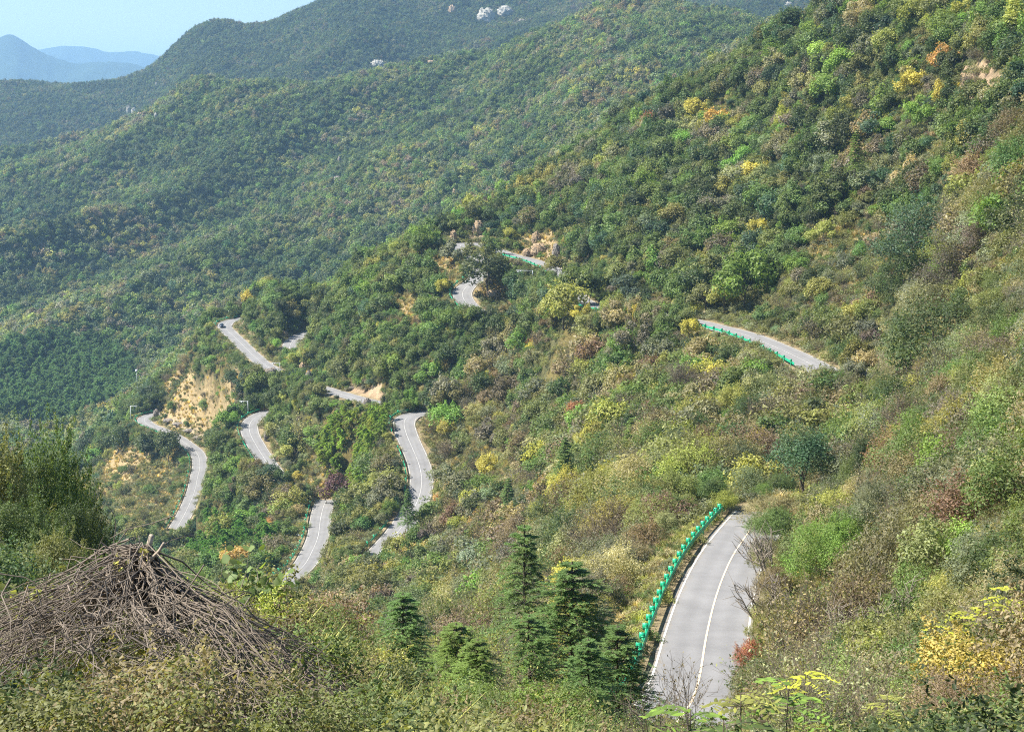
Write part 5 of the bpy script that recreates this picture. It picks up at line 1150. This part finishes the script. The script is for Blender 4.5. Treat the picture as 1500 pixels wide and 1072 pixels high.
# ------------------------------------------------------------------ the uncountable rest, as instances
def scatter_object(name, P, rot, scl, idx, tint, meshes, **props):
    lib = bpy.data.collections.new(name+"_kinds")
    for k, me in enumerate(meshes): o = bpy.data.objects.new("%s_kind_%02d" % (name, k), me); lib.objects.link(o)
    me = bpy.data.meshes.new(name); me.vertices.add(len(P)); me.vertices.foreach_set("co", np.asarray(P, np.float32).ravel())
    for k, typ, arr in (('rot', 'FLOAT_VECTOR', rot), ('scl', 'FLOAT_VECTOR', scl), ('tint', 'FLOAT_VECTOR', tint)):
        a = me.attributes.new(k, typ, 'POINT'); a.data.foreach_set('vector', np.asarray(arr, np.float32).ravel())
    a = me.attributes.new('idx', 'INT', 'POINT'); a.data.foreach_set('value', np.asarray(idx, np.int32))
    o = put(name, me, **props)
    ng = bpy.data.node_groups.new(name, 'GeometryNodeTree'); ng.interface.new_socket("Geometry", in_out='INPUT', socket_type='NodeSocketGeometry'); ng.interface.new_socket("Geometry", in_out='OUTPUT', socket_type='NodeSocketGeometry')
    gi_ = ng.nodes.new("NodeGroupInput"); go = ng.nodes.new("NodeGroupOutput"); ci = ng.nodes.new("GeometryNodeCollectionInfo"); ci.inputs['Collection'].default_value = lib; ci.inputs['Separate Children'].default_value = True; ci.inputs['Reset Children'].default_value = True
    ip = ng.nodes.new("GeometryNodeInstanceOnPoints"); ip.inputs['Pick Instance'].default_value = True
    def at(nm_, typ):
        n = ng.nodes.new("GeometryNodeInputNamedAttribute"); n.data_type = typ; n.inputs['Name'].default_value = nm_; return n.outputs['Attribute']
    L = ng.links; mp = ng.nodes.new("GeometryNodeMeshToPoints")
    L.new(gi_.outputs[0], mp.inputs[0]); L.new(mp.outputs[0], ip.inputs['Points']); L.new(ci.outputs[0], ip.inputs['Instance'])
    e2r = ng.nodes.new("FunctionNodeEulerToRotation"); L.new(at('rot', 'FLOAT_VECTOR'), e2r.inputs[0]); L.new(e2r.outputs[0], ip.inputs['Rotation'])
    L.new(at('scl', 'FLOAT_VECTOR'), ip.inputs['Scale']); L.new(at('idx', 'INT'), ip.inputs['Instance Index']); L.new(ip.outputs[0], go.inputs[0])
    md = o.modifiers.new("scatter", 'NODES'); md.node_group = ng; return o
def rest(name, mask, lib, **props):
    idx = np.nonzero(mask & ~done)[0]
    if not len(idx): return
    g = np.random.default_rng(len(idx)); n = len(idx); k = g.integers(0, len(lib), n); r0 = np.array([l[1] for l in lib])[k]; h0 = np.array([l[2] for l in lib])[k]
    P = np.stack([PL['X'][idx], PL['Y'][idx], PL['z'][idx]-0.1], 1); s = PL['R'][idx]/r0
    scl = np.stack([s, s, PL['H'][idx]/h0*g.uniform(0.85, 1.2, n)], 1); rot = np.zeros((n, 3)); rot[:, 2] = g.uniform(0, 6.3, n)
    tint = TV[PL['tint'][idx]]*(1.25 if name == 'scrub_foreground' else 1.18 if name.startswith('forest_mid') else 0.8 if name == 'forest_far' else 1.0)*np.exp(g.normal(size=(n, 3))*0.07+g.normal(size=(n, 1))*0.17); done[idx] = True
    scatter_object(name, P, rot, scl, k, tint, [l[0] for l in lib], kind="stuff", **props)
Yp = PL['Y']; K = PL['kind']
rest("forest_far", (K == 'far') & (Yp >= 2100), LIB['far']+LIB['far_tall'])
rest("forest_middle_mountain", (K == 'far') & (Yp < 2100), LIB['far']+LIB['far_tall'][:1])
rest("woodland_distant", (K == 'tree') & (Yp >= 240), LIB['mid_stuff'])
NEAR_STUFF = [(mixed_mesh("forest_tree", [branch(np.random.default_rng(3), (0, 0, -0.9), (0, 0, 3.2), 0.12, 0.04, 4, 0.02, 5)], t_['fol'], M_BARK), t_['R'], t_['H']) for t_ in LIB['near']]
rest("woodland_near", (K == 'tree') & (Yp < 240), NEAR_STUFF)
rest("scrub_distant", (K == 'shrub') & (Yp >= 170), LIB['shrub_mid'])
rest("scrub_near", (K == 'shrub') & (Yp >= 36), LIB['shrub_near'])
rest("scrub_foreground", (K == 'shrub'), LIB['shrub_fg'])
rest("dry_scrub_distant", (K == 'dry_shrub') & (Yp >= 170), LIB['dry_mid'])
rest("dry_scrub_near", (K == 'dry_shrub') & (Yp >= 36), LIB['dry_near'])
rest("dry_scrub_foreground", (K == 'dry_shrub'), LIB['dry_fg'])
if BF:
    n = len(BF); g = np.random.default_rng(9); A = np.array([b[:4] for b in BF]); s = A[:, 3]/7.5
    scatter_object("bamboo_wood", A[:, :3], np.stack([np.zeros(n), np.zeros(n), g.uniform(0, 6.3, n)], 1), np.stack([s, s, s], 1), g.integers(0, 4, n), np.array([BF[0][4]])*np.exp(g.normal(size=(n, 1))*0.16), [b[1] for b in ME_BAM], kind="stuff")
def cover(name, y0, y1, sp, umin, umax, seed, lib, smin, smax, tints, gap, dens=None, straw_only=False):
    X, Y, z = scatter(y0, y1, sp, umin, umax, seed); g = np.random.default_rng(seed); m = seen_over_land(X, Y, z, 1.0); X, Y, z = X[m], Y[m], z[m]
    D, _h = road_near(X, Y, 6); u, v, _ = proj(np.stack([X, Y, z], 1)); m = D > gap; W = patch_w(u, v, Y, X, Y)
    m &= ~((Y < 13) & (Y > 7.4) & (np.hypot(X-HEAP[0], (Y-HEAP[1])*0.9) < 1.3) & (g.uniform(0, 1, len(X)) < 0.7))
    if straw_only: m &= np.maximum.reduce([W['straw'], W['pale'], W['dry'], W['verge']*0.4]) > g.uniform(0.15, 1.2, len(X))
    else: m &= g.uniform(0, 1, len(X)) > np.maximum(W['straw'], W['soil'])*0.8
    H = np.full(len(X), 0.5*smax); m &= ~blocks_view(X, Y, z, H, H); X, Y, z, u, v = X[m], Y[m], z[m], u[m], v[m]; n = len(X)
    if not n: return
    s = g.uniform(smin, smax, n); t = np.array([TINT[q] for q in tints])[np.clip(((fbm(X, Y, 7, 2, seed)+g.normal(size=n)*0.35)*0.5+0.5)*len(tints), 0, len(tints)-1).astype(int)]*np.exp(g.normal(size=(n, 1))*0.2)
    rot = np.zeros((n, 3)); rot[:, 2] = g.uniform(0, 6.3, n)
    scatter_object(name, np.stack([X, Y, z], 1), rot, np.stack([s, s, s], 1), g.integers(0, len(lib), n), t, [l[0] for l in lib], kind="stuff")
cover("ground_cover_distant", 150, 700, 2.1, -120, 1640, 31, LIB['low_mid'], 0.7, 1.6, ['green', 'olive', 'grey green', 'olive', 'tan'], 0.6)
cover("ground_cover_near", 30, 150, 1.25, -120, 1640, 32, LIB['low_mid'], 0.35, 0.8, ['olive', 'green', 'yellow green', 'tan', 'grey green'], 0.4)
cover("dry_grass_distant", 130, 700, 1.5, -120, 1640, 33, LIB['grass_near'], 1.0, 2.2, ['straw', 'straw', 'tan', 'olive'], 0.2, straw_only=True)
cover("dry_grass_near", 24, 150, 0.9, -120, 1640, 34, LIB['grass_near'], 0.5, 1.2, ['tan', 'olive', 'straw', 'yellow green', 'brown'], 1.5)
cover("grass_foreground", 9, 26, 0.5, -120, 1640, 35, LIB['grass_fg'], 0.6, 1.3, ['tan', 'olive', 'yellow green', 'brown'], 0)
cover("leafy_ground_foreground", 5.5, 26, 0.75, -120, 1640, 36, LIB['low_fg'], 0.7, 1.3, ['dark green', 'green', 'brown', 'olive', 'dark green'], 0)
# ------------------------------------------------------------------ foreground: heap of dead vines with cut stakes, canes, compound leaves
def heap():
    g = np.random.default_rng(900); A = pt(208, 822, 9.0); zg = float(ground_at(A[0], 9.0)); H = A[2]-zg
    root = put("dead_vine_heap", None, loc=(A[0], 9.0, zg), label="tangled heap of dry grey brown dead vines in the lower left foreground", category="vine heap")
    def dome(th, q):    # surface of the heap
        return np.array([math.cos(th)*q, math.sin(th)*q, 0])
    parts = []
    for i in range(430):
        th = g.uniform(0, 6.283); L = g.uniform(0.8, 2.7); n = 10; t = np.linspace(0, 1, n)
        q = t*L; P = np.stack([np.cos(th+t*g.normal()*0.5)*q, np.sin(th+t*g.normal()*0.5)*q, np.zeros(n)], 1)
        hh = H*g.uniform(0.6, 1.08)
        gz = ground_at(A[0]+P[:, 0], np.maximum(9.0+P[:, 1], 5.5))-zg
        P[:, 2] = gz+0.03+(hh*(1-(q/2.8)**0.6)).clip(0)*np.where(P[:, 0] < 0, 1.25, 1.0).clip(0, 1.2)+np.cumsum(g.normal(size=n))*0.025
        P[:, :2] += np.cumsum(g.normal(size=(n, 2)), 0)*0.045
        parts.append(tube(P, np.linspace(g.uniform(0.0022, 0.007), 0.0015, n), 4, False))
    put("long_vines", mesh_arrays("long_vines", *join(parts), [M_VINE]), root)
    parts = []
    for i in range(3000):
        th = g.uniform(0, 6.283); q = 2.5*math.sqrt(g.uniform(0, 1)); c = np.array([math.cos(th)*q, math.sin(th)*q, 0])
        gz = float(ground_at(A[0]+c[0], max(9.0+c[1], 5.5)))-zg
        c[2] = gz+H*max(0, 1-(q/2.8)**0.6)*(1.2 if c[0] < 0 else 1.0)*g.uniform(0.3, 1.05)+g.uniform(0.02, 0.22)
        d = unit(np.array([math.cos(th), math.sin(th), -0.35])*g.uniform(0, 1)+g.normal(size=3)*np.array([.7, .7, .35])); L = g.uniform(0.12, 0.55)
        parts.append(branch(g, c-d*L/2, c+d*L/2, g.uniform(0.002, 0.006), 0.0015, 4, 0.09, 3))
    put("short_twigs", mesh_arrays("short_twigs", *join(parts), [M_VINE]), root)
    def stick(a, b, r, lab, nm="cut_stake"):
        a = np.array(a); b = np.array(b); m = (a+b)/2
        P = a+(b-a)*np.linspace(0, 1, 5)[:, None]+g.normal(size=(5, 3))*r*0.35-m
        put(nm, mesh_arrays(nm, *tube(P, [r*1.05, r, r*0.95, r*1.05, r*0.9], 9), [M_STAKE]), loc=m, label=lab, category="stake")
    stick(pt(196, 868, 9.05), pt(221, 783, 9.0), 0.018, "thick split stake sticking up from the top of the vine heap")
    stick(pt(206, 840, 8.95), pt(240, 795, 8.85), 0.010, "thin pale stake slanting right beside the thick split stake")
    stick(pt(190, 812, 9.0), pt(268, 868, 9.1), 0.014, "long grey stick sloping down right from the top of the heap")
    stick(pt(120, 862, 9.0), pt(196, 822, 9.0), 0.010, "long grey stick sloping down left from the top of the heap")
    stick(pt(224, 932, 8.3), pt(256, 922, 8.3), 0.020, "short thick broken log lying in the middle of the heap", "broken_log")
M_VINE = simple("dead_vine", (0.185, 0.150, 0.115), 0.85, vary=0.45, scale=7)
M_STAKE = simple("weathered_wood", (0.40, 0.33, 0.25), 0.85, vary=0.35, scale=14)
heap()
def big_leaves(name, seed, n, R, H, L, W=0.85):
    g = np.random.default_rng(seed); wood = []; C = []
    for i in range(max(3, n//5)):
        th = g.uniform(0, 6.28); q = R*g.uniform(0.3, 1); e = np.array([math.cos(th)*q, math.sin(th)*q, H*g.uniform(0.35, 1)]); wood.append(branch(g, (0, 0, -0.05), e, 0.004, 0.0015, 6, 0.08, 3))
        for k in range(5): C.append(e*np.array([1, 1, 1])*g.uniform(0.55, 1)+g.normal(size=3)*L*0.6)
    C = np.array(C)[:n]; return mixed_mesh(name, wood, leaves(C, g.normal(size=C.shape)*0.6+np.array([0, -0.4, 0.9]), L, W, g, g.uniform(0, 1, len(C)), True, bend=0.12))
VL = [big_leaves("climbing_vine", 910+i, [26, 40, 55][i], 0.28, 0.42, 0.062) for i in range(3)]
for i, (u, v, Y, t, s, lab) in enumerate([(190, 812, 8.9, 'yellow', 0.55, "yellow leaved vine sprig at the left foot of the thick stake"), (100, 855, 8.8, 'yellow green', 0.8, "yellow green vine on the upper left edge of the vine heap"), (60, 872, 8.7, 'yellow green', 0.9, "yellow green vine left of the heap near the left edge"),
     (10, 985, 8.3, 'bright green', 0.7, "bright green vine leaf tuft at the left edge"), (270, 960, 8.3, 'yellow', 0.7, "yellow leaved vine sprig low in the middle of the heap"), (300, 985, 8.4, 'yellow green', 1.0, "yellow green vine in the lower right part of the heap"), (235, 1000, 8.3, 'bright green', 1.0, "bright green vine under the middle of the heap"),
     (360, 985, 8.8, 'bright green', 0.9, "green vine at the right foot of the heap"), (345, 915, 9.3, 'yellow green', 0.7, "yellow green vine on the right shoulder of the heap"), (150, 1020, 8.3, 'olive', 0.9, "olive vine below the left part of the heap"), (410, 845, 14.0, 'green', 1.3, "large leaved green vine right of the heap, above the brush"), (350, 842, 13.0, 'green', 1.2, "large leaved green vine behind the heap's right shoulder"),
     (415, 1010, 9.5, 'yellow', 0.8, "small yellow vine right of the heap near the bottom")]):
    p = pt(u, v+14, Y); o = put("climbing_vine", VL[i % 3], loc=(p[0], Y, p[2]-0.2*s), rot=(0, 0, i*1.1), scale=s*(Y/8.6)**0.3, label=lab, category="vine", group="leafy vines round the heap"); o['tint'] = TINT[t]
def cane(pts, r, lab, seed):
    g = np.random.default_rng(seed); P = catmull([pt(*p) for p in pts], 0.08); m = P.mean(0); P = P+g.normal(size=P.shape)*0.003
    put("bare_cane", mesh_arrays("bare_cane", *tube(P-m, np.linspace(r, r*0.4, len(P)), 5, False), [M_VINE]), loc=m, label=lab, category="cane", group="bare canes over the heap")
cane([(168, 870, 9.2), (166, 800, 9.2), (170, 770, 9.2), (164, 745, 9.2), (152, 738, 9.2)], 0.005, "thin upright bare cane with a crooked tip left of the stakes", 1)
cane([(190, 880, 9.0), (186, 810, 9.0), (183, 782, 9.0), (188, 765, 9.0)], 0.004, "short thin upright bare cane just left of the stakes", 2)
cane([(120, 900, 9.0), (140, 815, 9.0), (160, 765, 9.0)], 0.0025, "pale straight grass stalk leaning right at the upper left of the heap", 3)
cane([(-20, 838, 8.6), (20, 842, 8.6), (50, 852, 8.6), (72, 868, 8.6)], 0.005, "pale arching bare cane at the left edge, the upper of two", 4)
cane([(-20, 866, 8.4), (10, 868, 8.4), (45, 880, 8.4), (68, 900, 8.4)], 0.004, "pale arching bare cane at the left edge, the lower of two", 5)
cane([(232, 800, 9.0), (268, 786, 9.1), (290, 782, 9.2)], 0.003, "thin cane reaching right from the stakes", 6)
# saplings with compound leaves
def frond(g, L, pairs, leafL):
    t = np.linspace(0, 1, 8); P = np.stack([L*t, np.zeros(8), L*(0.35*t-0.55*t**2)], 1); C = []; D = []; Nn = []
    for k in range(pairs):
        f = 0.16+0.84*k/(pairs-0.5); p = np.array([np.interp(f, t, P[:, c]) for c in range(3)])
        for s in (-1, 1):
            d = unit(np.array([0.45, s, -0.25])+g.normal(size=3)*0.08); C.append(p+d*leafL*0.5); D.append(d); Nn.append(np.array([-0.2, 0, 1])+g.normal(size=3)*0.12)
    C.append(P[-1]+np.array([leafL*0.5, 0, -0.02])); D.append(np.array([1, 0, -0.3])); Nn.append(np.array([0, 0, 1.]))
    return P, np.array(C), np.array(D), np.array(Nn)
def sapling_mesh(seed, nf, H, L, pairs, leafL):
    g = np.random.default_rng(seed); wood = [branch(g, (0, 0, -0.9), (0, 0, H), 0.008, 0.004, 6, 0.01, 5)]; Cs = []; Ds = []; Ns = []
    for i in range(nf):
        P, C, D, Nn = frond(g, L*g.uniform(0.75, 1.1), pairs, leafL); a = i*2.4+g.normal()*0.2; R = np.array([[math.cos(a), -math.sin(a), 0], [math.sin(a), math.cos(a), 0], [0, 0, 1]]); o = np.array([0, 0, H*g.uniform(0.55, 1.0)])
        wood.append(tube(P@R.T+o, np.linspace(0.003, 0.001, 8), 4, False)); Cs.append(C@R.T+o); Ds.append(D@R.T); Ns.append(Nn@R.T)
    C = np.concatenate(Cs); return mixed_mesh("compound_leaf_sapling", wood, leaves(C, np.concatenate(Ns), leafL, 0.34, g, g.uniform(0.2, 1, len(C)), True, D=np.concatenate(Ds), bend=0.1), M_BARK)
SP = [sapling_mesh(920+i, [7, 6, 8][i], 0.35, [0.30, 0.26, 0.34][i], [8, 7, 9][i], 0.075) for i in range(3)]
for i, (u, v, Y, t, s, a, lab) in enumerate([(1012, 1046, 7.4, 'bright green', 0.9, 2.6, "green compound leaved sapling at the foot of the near road"), (1085, 1020, 7.6, 'yellow green', 0.85, 0.3, "yellow green compound leaved sapling just right of the near road's foot"), (1155, 1015, 7.8, 'bright green', 0.9, 1.2, "compound leaved sapling with long green leaves above the bottom edge, third from the road"),
     (1180, 990, 8.2, 'yellow', 0.6, 0.8, "small yellow compound leaved sapling right of the near road's foot"), (1300, 1028, 8.2, 'yellow green', 0.55, 2.0, "small yellow green compound leaved sapling near the bottom right"), (1060, 1062, 7.2, 'green', 1.0, 4.0, "dark green compound leaved sapling cut by the bottom edge"),
     (1440, 888, 18, 'yellow', 1.5, 0.5, "bright yellow leaved sapling high in the lower right corner"), (1478, 868, 18.5, 'yellow', 1.2, 2.5, "small bright yellow sapling at the right edge above the other one"), (1400, 925, 17.5, 'yellow', 1.1, 1.7, "bright yellow leaved sapling left below the other yellow one")]):
    p = pt(u, v, Y); o = put("compound_leaf_sapling", SP[i % 3], loc=(p[0], Y, p[2]-0.32*s), rot=(0, 0, a), scale=s, label=lab, category="sapling", group="compound leaved saplings"); o['tint'] = TINT[t] if t != 'yellow' else (0.36, 0.38, 0.05)
# big dead limbs and bare saplings on the right bank
for i, (u, v, Y, H, lab) in enumerate([(1250, 905, 60, 3.2, "pale bare dead sapling below the wide bright green tree"), (1330, 905, 45, 2.6, "pale bare dead sapling right of the other pale one"), (1130, 790, 118, 5.0, "bare twiggy tree leaning over the near road"), (1118, 850, 104, 4.4, "bare grey twiggy bush at the right edge of the near road"), (1010, 1015, 9.5, 0.5, "thin brown dead weed in front of the near road's foot"), (960, 1040, 9.5, 0.45, "thin brown dead weed left of the near road's foot")]):
    g = np.random.default_rng(940+i); parts, tips = twigs(g, 5 if i < 4 else 6, 6, 5, H, H*0.45, 0.016*H if i < 4 else 0.003, 4)
    if i >= 4:
        C = tips[g.integers(0, len(tips), 120)]; me = mixed_mesh("bare_sapling", parts, leaves(C, g.normal(size=C.shape), 0.022, 0.4, g, g.uniform(0, 1, 120)))
    else: me = mesh_arrays("bare_sapling", *join(parts), [simple("pale_wood", (0.27, 0.23, 0.18), 0.85)])
    p = pt(u, v, Y); gz = float(ground_at(p[0], Y)); z = gz if i < 4 else p[2]-H*0.5
    o = put("bare_sapling", me, loc=(p[0], Y, z), label=lab, category="bare sapling", group="bare saplings")
    if i >= 4: o['tint'] = TINT['brown']
# ------------------------------------------------------------------ air: pale haze in one closed box, sky outside
def haze():
    zt = max(float(GZ.max()), max(o.matrix_world.translation.z+o.bound_box[1][2] for o in COL.objects if o.type == 'MESH' and o.name.startswith('mountain_range')))+60
    zb = min(float(GZ.min()), -1100)-5
    V, Fq = box(0, 11500, (zt+zb)/2, 46500, 42500, zt-zb)
    m, t, out = nodes("haze_air")
    v = N(t, "ShaderNodeVolumePrincipled"); v.inputs['Color'].default_value = (0.40, 0.67, 1.0, 1); v.inputs['Density'].default_value = HAZE_DENSITY; v.inputs['Anisotropy'].default_value = 0.1
    t.links.new(v.outputs[0], out.inputs['Volume'])
    put("haze", mesh_arrays("haze", V, Fq, [m]), kind="stuff")
haze()
